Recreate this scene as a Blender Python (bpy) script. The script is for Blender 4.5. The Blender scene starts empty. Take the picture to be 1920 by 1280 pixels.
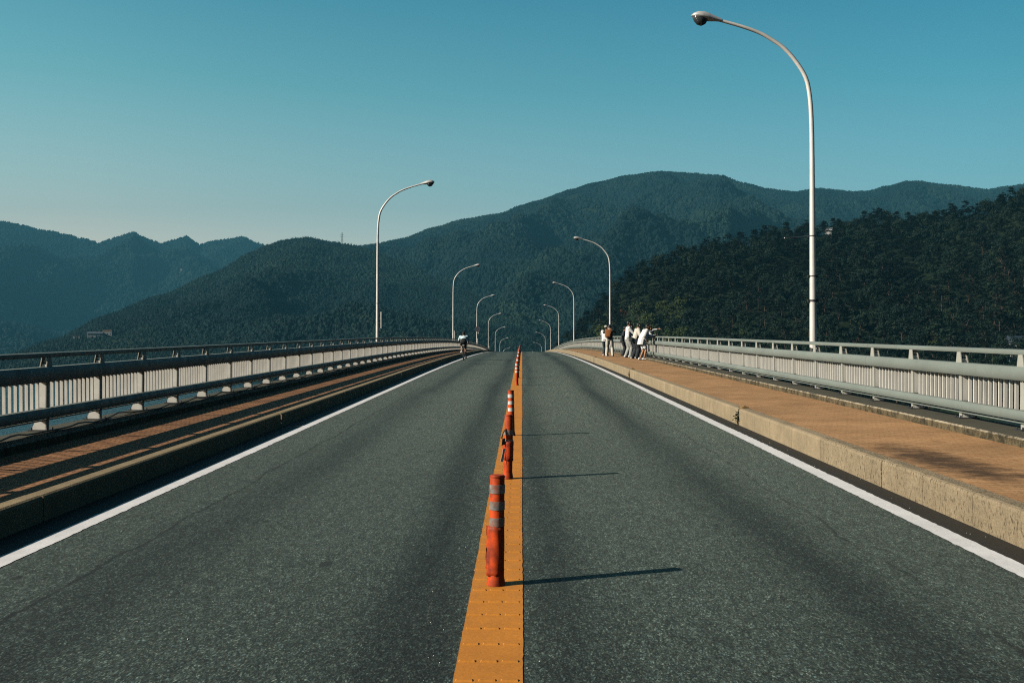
import bpy, bmesh, math, random
import numpy as np
from mathutils import Vector, Matrix, noise as mnoise

R = math.radians
PI = math.pi
S = bpy.context.scene
COL = S.collection
rng = random.Random(7)

# ------------------------------------------------------------------ constants
F = 1867.0            # focal length in photo pixels (35 mm lens)
EYE = 1.6
SLOPE = 0.03
CURV = 1.25e-4
HZ = 676.0            # photo row of the true horizon
VX = 979.0            # photo column of the road direction
ROAD_C = -0.16        # road centre line
WATER = -14.0
SUN = Vector((-1.21, -0.45, 0.69)).normalized()


def Z(y):
    d = max(0.0, y - 34.0)
    return SLOPE * y - CURV * d * d


# ------------------------------------------------------------------ tagging
def tag(o, label=None, cat=None, group=None, kind=None):
    if label: o['label'] = label
    if cat: o['category'] = cat
    if group: o['group'] = group
    if kind: o['kind'] = kind
    return o


def link(o, parent=None):
    COL.objects.link(o)
    if parent is not None:
        o.parent = parent
    return o


def empty(name, loc=(0, 0, 0), rz=0.0):
    o = bpy.data.objects.new(name, None)
    o.empty_display_size = 0.2
    link(o)
    o.location = loc
    o.rotation_euler = (0, 0, rz)
    return o


class MB:
    """collects shapes, links them as ONE mesh object"""
    def __init__(self):
        self.v = []
        self.f = []
        self.mi = []

    def add(self, vs, fs, mi=0):
        b = len(self.v)
        self.v.extend([tuple(p) for p in vs])
        self.f.extend([tuple(i + b for i in f) for f in fs])
        self.mi.extend([mi] * len(fs))
        return self

    def box(self, x0, x1, y0, y1, z0, z1, mi=0):
        vs = [(x0, y0, z0), (x1, y0, z0), (x1, y1, z0), (x0, y1, z0), (x0, y0, z1), (x1, y0, z1), (x1, y1, z1), (x0, y1, z1)]
        fs = [(3, 2, 1, 0), (4, 5, 6, 7), (0, 1, 5, 4), (1, 2, 6, 5), (2, 3, 7, 6), (3, 0, 4, 7)]
        return self.add(vs, fs, mi)

    def prism(self, poly, axis, a, b, mi=0):
        """poly: 2-D outline; extruded along axis from a to b. axis 'x': poly=(y,z); 'y': poly=(x,z); 'z': poly=(x,y)"""
        n = len(poly)
        def P(p, t):
            if axis == 'x': return (t, p[0], p[1])
            if axis == 'y': return (p[0], t, p[1])
            return (p[0], p[1], t)
        vs = [P(p, a) for p in poly] + [P(p, b) for p in poly]
        fs = [tuple(range(n)), tuple(range(2 * n - 1, n - 1, -1))]
        for i in range(n):
            j = (i + 1) % n
            fs.append((i, i + n, j + n, j))
        return self.add(vs, fs, mi)

    def tube(self, pts, radii, n=12, mi=0, caps=True):
        pts = [Vector(p) for p in pts]
        if not isinstance(radii, (list, tuple)): radii = [radii] * len(pts)
        vs, fs = [], []
        prev = None
        for i, p in enumerate(pts):
            if i == 0: t = pts[1] - pts[0]
            elif i == len(pts) - 1: t = pts[-1] - pts[-2]
            else: t = pts[i + 1] - pts[i - 1]
            t.normalize()
            if prev is None:
                a = Vector((0, 1, 0)) if abs(t.y) < 0.9 else Vector((1, 0, 0))
            else:
                a = prev
            u = (a - t * a.dot(t)).normalized()
            w = t.cross(u)
            prev = u
            for k in range(n):
                th = 2 * PI * k / n
                vs.append(p + (u * math.cos(th) + w * math.sin(th)) * radii[i])
        for i in range(len(pts) - 1):
            for k in range(n):
                k2 = (k + 1) % n
                fs.append((i * n + k, i * n + k2, (i + 1) * n + k2, (i + 1) * n + k))
        if caps:
            fs.append(tuple(range(n - 1, -1, -1)))
            m = (len(pts) - 1) * n
            fs.append(tuple(range(m, m + n)))
        return self.add(vs, fs, mi)

    def ball(self, c, r, n=10, m=7, mi=0):
        if not isinstance(r, (list, tuple)): r = (r, r, r)
        vs = [(c[0], c[1], c[2] - r[2])]
        for j in range(1, m):
            ph = -PI / 2 + PI * j / m
            for k in range(n):
                th = 2 * PI * k / n
                vs.append((c[0] + r[0] * math.cos(ph) * math.cos(th), c[1] + r[1] * math.cos(ph) * math.sin(th), c[2] + r[2] * math.sin(ph)))
        vs.append((c[0], c[1], c[2] + r[2]))
        fs = []
        for k in range(n):
            fs.append((0, 1 + (k + 1) % n, 1 + k))
        for j in range(m - 2):
            for k in range(n):
                a = 1 + j * n + k; b = 1 + j * n + (k + 1) % n
                fs.append((a, b, b + n, a + n))
        top = len(vs) - 1
        for k in range(n):
            fs.append((1 + (m - 2) * n + k, 1 + (m - 2) * n + (k + 1) % n, top))
        return self.add(vs, fs, mi)

    def sweep(self, prof, ys, x0=0.0, dz=0.0, mi=0, zf=Z):
        """closed (x,z) profile carried along the road profile"""
        n = len(prof)
        vs = []
        for y in ys:
            zz = zf(y) + dz
            for p in prof: vs.append((x0 + p[0], y, zz + p[1]))
        fs = []
        for i in range(len(ys) - 1):
            for k in range(n):
                k2 = (k + 1) % n
                fs.append((i * n + k, (i + 1) * n + k, (i + 1) * n + k2, i * n + k2))
        fs.append(tuple(range(n)))
        m = (len(ys) - 1) * n
        fs.append(tuple(range(m + n - 1, m - 1, -1)))
        return self.add(vs, fs, mi)

    def build(self, name, mats, parent=None, smooth=False, bevel=0.0, fix=True):
        me = bpy.data.meshes.new(name)
        me.from_pydata(self.v, [], self.f)
        if not isinstance(mats, (list, tuple)): mats = [mats]
        for m in mats: me.materials.append(m)
        me.polygons.foreach_set('material_index', self.mi)
        if fix:
            bm = bmesh.new(); bm.from_mesh(me)
            bmesh.ops.recalc_face_normals(bm, faces=bm.faces)
            if bevel > 0:
                es = [e for e in bm.edges if e.is_manifold and e.calc_face_angle(0) > 0.6]
                bmesh.ops.bevel(bm, geom=es, offset=bevel, segments=2, affect='EDGES', profile=0.6, clamp_overlap=True)
            bm.to_mesh(me); bm.free()
        if smooth:
            me.polygons.foreach_set('use_smooth', [True] * len(me.polygons))
            try: me.set_sharp_from_angle(angle=R(40))
            except Exception: pass
        me.update()
        o = bpy.data.objects.new(name, me)
        return link(o, parent)


def copy_tree(o, parent=None, suffix=None):
    c = o.copy(); COL.objects.link(c)
    c.parent = parent
    for ch in list(o.children): copy_tree(ch, c)
    return c


# ------------------------------------------------------------------ materials
def nt(name):
    m = bpy.data.materials.new(name)
    m.use_nodes = True
    t = m.node_tree
    b = t.nodes['Principled BSDF']
    return m, t, b


class G:
    """tiny node helper"""
    def __init__(self, t): self.t = t
    def n(self, typ, **kw):
        nd = self.t.nodes.new(typ)
        ins = kw.pop('ins', {})
        for k, v in kw.items(): setattr(nd, k, v)
        for k, v in ins.items(): self.set(nd.inputs[k], v)
        return nd
    def set(self, sock, v):
        if isinstance(v, bpy.types.NodeSocket): self.t.links.new(v, sock)
        else:
            if hasattr(sock.default_value, '__len__') and isinstance(v, (tuple, list)) and len(sock.default_value) == 4 and len(v) == 3: v = (*v, 1)
            sock.default_value = v
    def math(self, op, a, b=0.0, c=None, clamp=False):
        nd = self.t.nodes.new('ShaderNodeMath'); nd.operation = op; nd.use_clamp = clamp
        self.set(nd.inputs[0], a); self.set(nd.inputs[1], b)
        if c is not None: self.set(nd.inputs[2], c)
        return nd.outputs[0]
    def mix(self, f, a, b, mode='MIX'):
        nd = self.t.nodes.new('ShaderNodeMix'); nd.data_type = 'RGBA'; nd.blend_type = mode
        self.set(nd.inputs[0], f); self.set(nd.inputs[6], a); self.set(nd.inputs[7], b)
        return nd.outputs[2]
    def ramp(self, f, stops):
        nd = self.t.nodes.new('ShaderNodeValToRGB')
        e = nd.color_ramp.elements
        while len(e) < len(stops): e.new(0.5)
        for i, (p, c) in enumerate(stops):
            e[i].position = p
            e[i].color = (c, c, c, 1) if not isinstance(c, (tuple, list)) else (*c[:3], 1)
        self.set(nd.inputs[0], f)
        return nd.outputs[0]
    def coords(self, kind='Object'):
        return self.t.nodes.new('ShaderNodeTexCoord').outputs[kind]
    def mapping(self, v, scale=(1, 1, 1), loc=(0, 0, 0), rot=(0, 0, 0)):
        return self.n('ShaderNodeMapping', ins={'Vector': v, 'Scale': scale, 'Location': loc, 'Rotation': rot}).outputs[0]
    def noise(self, v, scale, detail=4, rough=0.55, dist=0.0, out=0):
        return self.n('ShaderNodeTexNoise', ins={'Vector': v, 'Scale': scale, 'Detail': detail, 'Roughness': rough, 'Distortion': dist}).outputs[out]
    def bump(self, h, strength=0.3, dist=0.01):
        return self.n('ShaderNodeBump', ins={'Height': h, 'Strength': strength, 'Distance': dist}).outputs[0]
    def sep(self, v):
        return self.n('ShaderNodeSeparateXYZ', ins={0: v}).outputs


def simple(name, col, rough=0.6, metal=0.0, var=0.15, scale=6.0, bump=0.0, dirt=None, spec=0.5, dl=0.5):
    m, t, b = nt(name); g = G(t)
    v = g.coords()
    n1 = g.noise(v, scale, 6, 0.6)
    f = g.ramp(n1, [(0.3, 1 - var), (0.7, 1 + var)])
    c = g.mix(1.0, (*col, 1), f, 'MULTIPLY')
    if dirt:
        n2 = g.noise(v, scale * 0.37, 7, 0.7)
        k = g.ramp(n2, [(dl, 0.0), (dl + 0.2, 0.85)])
        c = g.mix(k, c, dirt)
    g.set(b.inputs['Base Color'], c)
    b.inputs['Roughness'].default_value = rough
    b.inputs['Metallic'].default_value = metal
    b.inputs['Specular IOR Level'].default_value = spec
    if bump:
        g.set(b.inputs['Normal'], g.bump(g.noise(v, scale * 8, 4), bump, 0.01))
    return m


M = {}


def make_asphalt():
    m, t, b = nt('asphalt'); g = G(t)
    v = g.coords(); s = g.sep(v); x, y = s[0], s[1]
    vs_ = g.mapping(v, (1.0, 0.42, 1.0))
    vor = g.n('ShaderNodeTexVoronoi', ins={'Vector': vs_, 'Scale': 145.0}).outputs['Color']
    vr = g.sep(vor)[0]
    spk = g.ramp(vr, [(0.0, 0.30), (0.5, 0.75), (0.82, 1.5), (0.95, 2.8), (1.0, 4.2)])
    fine = g.noise(vs_, 80.0, 3, 0.6)
    spk2 = g.ramp(fine, [(0.3, 0.65), (0.7, 1.35)])
    co_ = g.sep(g.n('ShaderNodeTexVoronoi', ins={'Vector': vs_, 'Scale': 66.0}).outputs['Color'])[0]
    spk3 = g.ramp(co_, [(0.0, 0.72), (0.6, 0.96), (1.0, 1.4)])
    mot = g.ramp(g.noise(g.mapping(v, (1.0, 0.3, 1.0)), 17.0, 5, 0.7), [(0.3, 0.74), (0.7, 1.30)])
    tint = g.mix(g.sep(vor)[1], (0.023, 0.040, 0.041, 1), (0.042, 0.051, 0.039, 1))
    c = g.mix(1.0, tint, spk, 'MULTIPLY')
    c = g.mix(1.0, c, spk2, 'MULTIPLY')
    c = g.mix(1.0, c, spk3, 'MULTIPLY')
    c = g.mix(1.0, c, mot, 'MULTIPLY')
    # large worn patches and tyre bands running along the road
    wob = g.math('MULTIPLY', g.math('SUBTRACT', g.noise(g.mapping(v, (0.4, 0.06, 1)), 1.0, 3), 0.5), 0.8)
    xw = g.math('ADD', x, wob)
    def band(x0, w):
        d = g.math('ABSOLUTE', g.math('SUBTRACT', xw, x0))
        q = g.math('DIVIDE', d, w)
        return g.math('POWER', 2.718, g.math('MULTIPLY', g.math('MULTIPLY', q, q), -1.0))
    dark = g.math('ADD', band(1.95, 0.33), g.math('ADD', g.math('MULTIPLY', band(-0.62, 0.30), 1.0), g.math('ADD', g.math('MULTIPLY', band(-2.45, 0.38), 0.8), g.math('MULTIPLY', band(0.25, 0.22), 0.75))))
    streak = g.noise(g.mapping(v, (2.2, 0.10, 1)), 1.0, 5, 0.6)
    dk = g.math('MULTIPLY', dark, g.ramp(streak, [(0.25, 0.45), (0.7, 1.0)]))
    c = g.mix(1.0, c, g.ramp(dk, [(0.0, 1.15), (1.0, 0.42)]), 'MULTIPLY')
    big = g.noise(g.mapping(v, (0.35, 0.12, 1)), 1.3, 5, 0.6)
    c = g.mix(1.0, c, g.ramp(big, [(0.3, 0.8), (0.7, 1.18)]), 'MULTIPLY')
    # dirty gutters outside the white lines
    ax = g.math('ABSOLUTE', g.math('SUBTRACT', x, ROAD_C))
    gut = g.ramp(g.math('ADD', ax, g.math('MULTIPLY', g.math('SUBTRACT', g.noise(v, 9.0, 3), 0.5), 0.03)), [(0.0, 0.0), (1.0, 0.0)])
    gm = g.n('ShaderNodeMapRange', ins={'Value': ax, 'From Min': 3.53, 'From Max': 3.58}).outputs[0]
    gcol = g.mix(g.noise(v, 24.0, 5), (0.012, 0.012, 0.010, 1), (0.042, 0.036, 0.028, 1))
    c = g.mix(gm, c, gcol)
    # long cracks
    mask = g.ramp(g.noise(g.mapping(v, (0.2, 0.33, 1)), 1.0, 4, 0.7), [(0.40, 0.0), (0.50, 1.0)])
    for x0, amp, sd in ((-2.86, 0.35, 0.0), (2.50, 0.42, 7.0)):
        w1 = g.noise(g.mapping(v, (0.0, 0.55, 0), (sd, sd, 0)), 1.0, 8, 0.72)
        dd = g.math('ABSOLUTE', g.math('SUBTRACT', g.math('ADD', x, g.math('MULTIPLY', g.math('SUBTRACT', w1, 0.5), amp)), x0))
        ln = g.n('ShaderNodeMapRange', ins={'Value': dd, 'From Min': 0.024, 'From Max': 0.012}).outputs[0]
        wid = g.ramp(g.noise(g.mapping(v, (0, 1.9, 0), (sd, 0, 0)), 1.0, 4, 0.7), [(0.36, 0.0), (0.46, 1.0)])
        k = g.math('MULTIPLY', ln, g.math('MULTIPLY', wid, mask if x0 > 0 else 1.0))
        c = g.mix(g.math('MULTIPLY', k, 0.95), c, (0.004, 0.006, 0.006, 1))
    # spots of old tar
    for px, py, rx, ry in ((-1.35, 6.86, 0.05, 0.10), (-3.28, 6.45, 0.04, 0.07)):
        q = g.math('ADD', g.math('POWER', g.math('DIVIDE', g.math('ABSOLUTE', g.math('SUBTRACT', x, px)), rx), 2.0), g.math('POWER', g.math('DIVIDE', g.math('ABSOLUTE', g.math('SUBTRACT', y, py)), ry), 2.0))
        k = g.n('ShaderNodeMapRange', ins={'Value': g.math('ADD', q, g.math('MULTIPLY', g.noise(v, 30.0), 0.8)), 'From Min': 1.3, 'From Max': 0.9}).outputs[0]
        c = g.mix(k, c, (0.008, 0.011, 0.012, 1))
    g.set(b.inputs['Base Color'], c)
    b.inputs['Roughness'].default_value = 0.75
    b.inputs['Specular IOR Level'].default_value = 0.35
    g.set(b.inputs['Sheen Weight'], g.math('MULTIPLY', g.math('SUBTRACT', 1.0, gm), g.math('MULTIPLY', g.ramp(dk, [(0.0, 0.21), (1.0, 0.03)]), g.math('MULTIPLY', mot, spk3))))
    b.inputs['Sheen Roughness'].default_value = 0.26
    b.inputs['Sheen Tint'].default_value = (0.92, 1.0, 0.78, 1)
    h = g.math('ADD', g.math('MULTIPLY', vr, 0.6), fine)
    g.set(b.inputs['Normal'], g.bump(h, 0.55, 0.006))
    return m


def make_brick(name, c1, c2, mort, stain=None):
    m, t, b = nt(name); g = G(t)
    v = g.coords(); s = g.sep(v)
    br = g.n('ShaderNodeTexBrick', offset=0.5, ins={'Vector': v, 'Color1': c1, 'Color2': c2, 'Mortar': mort, 'Scale': 1.0, 'Mortar Size': 0.009 if '_left' in name else 0.006, 'Mortar Smooth': 0.2, 'Bias': 0.0, 'Brick Width': 0.21, 'Row Height': 0.105})
    c = br.outputs[0]
    c = g.mix(1.0, c, g.ramp(g.noise(v, 1.1, 6, 0.65), [(0.28, 0.72), (0.7, 1.2)]), 'MULTIPLY')
    c = g.mix(1.0, c, g.ramp(g.noise(v, 38.0, 4, 0.6), [(0.3, 0.8), (0.7, 1.2)]), 'MULTIPLY')
    # dust and moss collecting in cracks
    c = g.mix(g.ramp(g.noise(g.mapping(v, (1.0, 0.5, 1)), 3.1, 7, 0.75), [(0.56, 0.0), (0.75, 0.55)]), c, (0.10, 0.06, 0.03, 1))
    if stain:
        for (px, py, rx, ry) in stain:
            q = g.math('ADD', g.math('POWER', g.math('DIVIDE', g.math('ABSOLUTE', g.math('SUBTRACT', s[0], px)), rx), 2.0), g.math('POWER', g.math('DIVIDE', g.math('ABSOLUTE', g.math('SUBTRACT', s[1], py)), ry), 2.0))
            nn = g.math('MULTIPLY', g.math('SUBTRACT', g.noise(g.mapping(v, (1.2, 2.4, 1)), 2.2, 8, 0.78), 0.5), 4.2)
            k = g.n('ShaderNodeMapRange', ins={'Value': g.math('ADD', q, nn), 'From Min': 1.2, 'From Max': 0.1}).outputs[0]
            c = g.mix(g.math('MULTIPLY', k, 0.85), c, (0.03, 0.017, 0.011, 1))
    g.set(b.inputs['Base Color'], c)
    b.inputs['Roughness'].default_value = 0.85
    b.inputs['Specular IOR Level'].default_value = 0.25
    g.set(b.inputs['Normal'], g.bump(g.math('SUBTRACT', g.math('MULTIPLY', g.noise(v, 60.0), 0.3), br.outputs['Fac']), 0.5, 0.006))
    return m


def make_concrete(name, col, rough_until=None, dirt=0.5, moss=False):
    m, t, b = nt(name); g = G(t)
    v = g.coords(); s = g.sep(v)
    c = g.mix(1.0, (*col, 1), g.ramp(g.noise(v, 2.3, 7, 0.65), [(0.3, 0.78), (0.7, 1.15)]), 'MULTIPLY')
    c = g.mix(1.0, c, g.ramp(g.noise(v, 55.0, 4, 0.65), [(0.3, 0.82), (0.7, 1.15)]), 'MULTIPLY')
    st = g.noise(g.mapping(v, (3.0, 5.5, 0.35)), 2.0, 6, 0.65)
    c = g.mix(g.ramp(st, [(0.55, 0.0), (0.78, dirt)]), c, (0.09, 0.07, 0.045, 1))
    h = g.noise(v, 70.0, 4, 0.6)
    if rough_until is not None:
        pv = g.mapping(v, (1, 1.0, 0.42))
        vo = g.n('ShaderNodeTexVoronoi', ins={'Vector': pv, 'Scale': 62.0}).outputs['Distance']
        pit = g.ramp(vo, [(0.10, 1.0), (0.24, 0.0)])
        big = g.ramp(g.noise(pv, 38.0, 5, 0.7), [(0.54, 0.0), (0.64, 1.0)])
        pit = g.math('MAXIMUM', g.math('MULTIPLY', pit, g.ramp(g.noise(pv, 9.0, 3), [(0.42, 0.0), (0.6, 1.0)])), big)
        near = g.n('ShaderNodeMapRange', ins={'Value': s[1], 'From Min': rough_until + 0.004, 'From Max': rough_until - 0.004}).outputs[0]
        k = g.math('MULTIPLY', pit, near)
        c = g.mix(g.math('MULTIPLY', k, 0.9), c, (0.055, 0.042, 0.026, 1))
        h = g.math('ADD', h, g.math('MULTIPLY', g.math('MULTIPLY', g.noise(v, 42.0, 5, 0.7), 5.0), near))
        h = g.math('SUBTRACT', h, g.math('MULTIPLY', k, 0.7))
    if moss:
        c = g.mix(g.ramp(g.noise(v, 5.0, 9, 0.82), [(0.44, 0.0), (0.58, 0.92)]), c, (0.020, 0.019, 0.012, 1))
    g.set(b.inputs['Base Color'], c)
    b.inputs['Roughness'].default_value = 0.88
    b.inputs['Specular IOR Level'].default_value = 0.25
    g.set(b.inputs['Normal'], g.bump(h, 0.5, 0.008))
    return m


def make_paint_line(name, col, wear=0.62, bar=False):
    m, t, b = nt(name); g = G(t)
    v = g.coords()
    c = g.mix(1.0, (*col, 1), g.ramp(g.noise(v, 3.0, 6, 0.65), [(0.3, 0.84), (0.7, 1.08)]), 'MULTIPLY')
    c = g.mix(1.0, c, g.ramp(g.noise(v, 45.0, 4, 0.65), [(0.3, 0.88), (0.7, 1.1)]), 'MULTIPLY')
    w = g.ramp(g.noise(v, 24.0, 9, 0.78), [(wear, 0.0), (wear + 0.05, 1.0)])
    c = g.mix(g.math('MULTIPLY', w, 0.85), c, (0.05, 0.045, 0.035, 1))
    g.set(b.inputs['Base Color'], c)
    b.inputs['Roughness'].default_value = 0.7
    g.set(b.inputs['Normal'], g.bump(g.noise(v, 60.0, 4), 0.35, 0.004))
    return m


def make_metal_paint(name, col, streak=0.35, rough=0.42, metal=0.15):
    m, t, b = nt(name); g = G(t)
    v = g.coords()
    c = g.mix(1.0, (*col, 1), g.ramp(g.noise(g.mapping(v, (1, 0.35, 1)), 2.0, 6, 0.6), [(0.3, 0.86), (0.7, 1.12)]), 'MULTIPLY')
    st = g.noise(g.mapping(v, (9, 9, 0.8)), 1.6, 6, 0.7)
    c = g.mix(g.ramp(st, [(0.56, 0.0), (0.78, streak)]), c, (0.16, 0.12, 0.08, 1))
    g.set(b.inputs['Base Color'], c)
    b.inputs['Metallic'].default_value = metal
    g.set(b.inputs['Roughness'], g.ramp(g.noise(v, 5.0, 5), [(0.3, rough - 0.08), (0.7, rough + 0.15)]))
    return m


def make_foliage(name, c1, c2, rough=0.7):
    m, t, b = nt(name); g = G(t)
    a = g.n('ShaderNodeAttribute', attribute_name='tint').outputs['Fac']
    r = g.n('ShaderNodeObjectInfo').outputs['Random']
    c = g.mix(a, (*c1, 1), (*c2, 1))
    c = g.mix(1.0, c, g.ramp(r, [(0.0, (0.7, 0.75, 0.85)), (0.5, (1.0, 1.0, 1.0)), (1.0, (1.35, 1.2, 0.9))]), 'MULTIPLY')
    g.set(b.inputs['Base Color'], c)
    b.inputs['Roughness'].default_value = rough
    b.inputs['Specular IOR Level'].default_value = 0.2
    return m


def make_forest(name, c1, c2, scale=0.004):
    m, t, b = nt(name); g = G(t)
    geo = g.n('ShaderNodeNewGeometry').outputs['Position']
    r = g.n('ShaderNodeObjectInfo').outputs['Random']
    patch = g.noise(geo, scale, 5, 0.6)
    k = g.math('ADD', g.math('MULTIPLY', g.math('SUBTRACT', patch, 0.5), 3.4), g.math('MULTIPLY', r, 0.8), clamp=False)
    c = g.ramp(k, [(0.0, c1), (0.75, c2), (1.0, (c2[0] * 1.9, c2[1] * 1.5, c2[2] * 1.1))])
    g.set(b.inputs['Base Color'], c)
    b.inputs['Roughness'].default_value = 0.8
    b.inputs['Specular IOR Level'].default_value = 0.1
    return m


def make_terrain(name, c1, c2):
    m, t, b = nt(name); g = G(t)
    v = g.coords()
    g.set(b.inputs['Base Color'], g.mix(g.noise(v, 0.02, 6, 0.6), (*c1, 1), (*c2, 1)))
    b.inputs['Roughness'].default_value = 0.95
    b.inputs['Specular IOR Level'].default_value = 0.05
    g.set(b.inputs['Normal'], g.bump(g.noise(v, 0.3, 5), 0.6, 2.0))
    return m


def make_water():
    m, t, b = nt('lake_water'); g = G(t)
    v = g.coords()
    b.inputs['Base Color'].default_value = (0.012, 0.035, 0.05, 1)
    b.inputs['Roughness'].default_value = 0.12
    b.inputs['IOR'].default_value = 1.33
    h = g.math('ADD', g.noise(v, 0.55, 5, 0.6), g.math('MULTIPLY', g.noise(v, 0.08, 3), 1.5))
    g.set(b.inputs['Normal'], g.bump(h, 0.7, 0.5))
    return m


M['asphalt'] = make_asphalt()
M['brick_r'] = make_brick('brick_paving', (0.475, 0.275, 0.132, 1), (0.42, 0.23, 0.105, 1), (0.27, 0.15, 0.07, 1), stain=[(4.25, 10.2, 0.42, 1.5), (4.7, 8.6, 0.25, 0.9)])
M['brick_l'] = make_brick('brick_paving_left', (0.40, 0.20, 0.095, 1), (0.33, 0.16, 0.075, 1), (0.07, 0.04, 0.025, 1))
M['kerb_r'] = make_concrete('kerb_concrete', (0.315, 0.25, 0.162), rough_until=12.35, dirt=0.45)
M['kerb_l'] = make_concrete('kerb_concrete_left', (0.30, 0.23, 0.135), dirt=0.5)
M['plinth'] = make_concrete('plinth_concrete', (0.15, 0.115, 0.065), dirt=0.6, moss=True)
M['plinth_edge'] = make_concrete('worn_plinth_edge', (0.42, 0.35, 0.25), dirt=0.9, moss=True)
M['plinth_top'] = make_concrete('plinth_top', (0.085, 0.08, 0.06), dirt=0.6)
M['deck'] = make_concrete('deck_concrete', (0.25, 0.24, 0.21))
M['white'] = make_paint_line('white_road_paint', (0.80, 0.79, 0.79), 0.62)
M['yellow'] = make_paint_line('yellow_road_paint', (0.60, 0.225, 0.024), 0.66)
M['rail'] = make_metal_paint('railing_paint', (0.185, 0.215, 0.195), 0.35, rough=0.6, metal=0.0)
M['slat'] = make_metal_paint('baluster_paint', (0.80, 0.775, 0.71), 0.45, rough=0.46, metal=0.25)
M['post'] = make_metal_paint('post_paint', (0.36, 0.365, 0.325), 0.45, rough=0.6, metal=0.0)
M['pole'] = make_metal_paint('lamp_pole_paint', (0.68, 0.66, 0.63), 0.15, rough=0.38, metal=0.1)
M['lamp'] = make_metal_paint('lamp_head_paint', (0.5, 0.5, 0.5), 0.2, rough=0.4, metal=0.2)
M['lens'] = simple('lamp_glass', (0.045, 0.055, 0.06), 0.15, var=0.05)
M['band'] = simple('dark_band', (0.03, 0.032, 0.035), 0.5)
M['orange'] = simple('orange_plastic', (0.60, 0.066, 0.006), 0.6, var=0.2, scale=9, dirt=(0.10, 0.022, 0.012, 1), spec=0.25, dl=0.44)
M['sleeve'] = simple('scuffed_orange_wrap', (0.56, 0.060, 0.007), 0.6, var=0.3, scale=13, dirt=(0.03, 0.02, 0.018, 1), spec=0.25, dl=0.39)
M['tape_grey'] = simple('grey_reflective_tape', (0.20, 0.20, 0.185), 0.5, var=0.45, scale=24, dirt=(0.30, 0.06, 0.02, 1), dl=0.47)
M['tape_white'] = simple('white_reflective_tape', (0.62, 0.60, 0.56), 0.45, var=0.25, scale=20)
M['black'] = simple('black_rubber', (0.012, 0.012, 0.013), 0.6)
M['steel'] = simple('brushed_steel', (0.4, 0.4, 0.41), 0.3, metal=0.9)
M['rust'] = simple('rusty_plate', (0.28, 0.17, 0.06), 0.7, var=0.4, scale=20)
M['leaf_pine'] = make_foliage('pine_needles', (0.006, 0.014, 0.011), (0.015, 0.024, 0.015))
M['leaf_broad'] = make_foliage('broad_leaves', (0.005, 0.016, 0.012), (0.013, 0.028, 0.016))
M['leaf_light'] = make_foliage('light_leaves', (0.022, 0.046, 0.018), (0.060, 0.082, 0.026))
M['leaf_rust'] = make_foliage('rusty_leaves', (0.10, 0.035, 0.012), (0.17, 0.065, 0.02))
M['bark'] = simple('bark', (0.06, 0.042, 0.03), 0.9, scale=3)
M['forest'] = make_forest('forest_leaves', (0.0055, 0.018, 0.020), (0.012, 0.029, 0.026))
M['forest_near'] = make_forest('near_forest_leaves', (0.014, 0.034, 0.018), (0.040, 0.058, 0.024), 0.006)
M['mast'] = simple('grey_steel', (0.10, 0.11, 0.115), 0.6)
M['soil'] = make_terrain('forest_floor', (0.010, 0.020, 0.012), (0.025, 0.035, 0.018))
M['water'] = make_water()

# ------------------------------------------------------------------ bridge setting
Y0, Y1 = -14.0, 470.0
YS = [Y0 + i * 2.0 for i in range(int((Y1 - Y0) / 2) + 1)]
KR, KL = 3.68, -4.02           # kerb faces
HR, HL = 0.28, 0.22            # kerb heights
SR, SL = 5.66, -5.98           # outer edges of the pavements
RR, RL = 6.15, -6.40           # railing lines
PL = 0.150                     # level of the left pavement (below its kerb)


def sheet(x0, x1, dz, ys=YS, nx=1):
    b = MB()
    n = nx + 1
    vs = [(x0 + (x1 - x0) * k / nx, y, Z(y) + dz) for y in ys for k in range(n)]
    fs = [(i * n + k, i * n + k + 1, (i + 1) * n + k + 1, (i + 1) * n + k) for i in range(len(ys) - 1) for k in range(nx)]
    return b.add(vs, fs)


def painted(x0, x1, dz, seed, amp=0.004):
    r = random.Random(seed)
    ys = [Y0 + i for i in range(16)] + [2.0 + 0.06 * i for i in range(420)] + [27.2 + 0.5 * i for i in range(120)] + [87.2 + 2 * i for i in range(191)]
    b = MB(); vs = []
    for y in ys:
        j = amp if 2 <= y < 28 else 0.0
        w = 0.0025 * math.sin(y * 0.9 + seed) + 0.002 * math.sin(y * 0.37 + seed * 2)
        vs += [(x0 + w + r.gauss(0, j), y, Z(y) + dz), (x1 + w + r.gauss(0, j), y, Z(y) + dz)]
    b.add(vs, [(2 * i, 2 * i + 1, 2 * i + 3, 2 * i + 2) for i in range(len(ys) - 1)])
    return b


tag(sheet(KL + 0.002, KR - 0.002, 0.0).build('road', M['asphalt']), kind='structure')
tag(painted(3.24, 3.42, 0.004, 1).build('road_marking', M['white']), kind='structure')
tag(painted(-3.70, -3.53, 0.004, 2).build('road_marking', M['white']), kind='structure')

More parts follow.
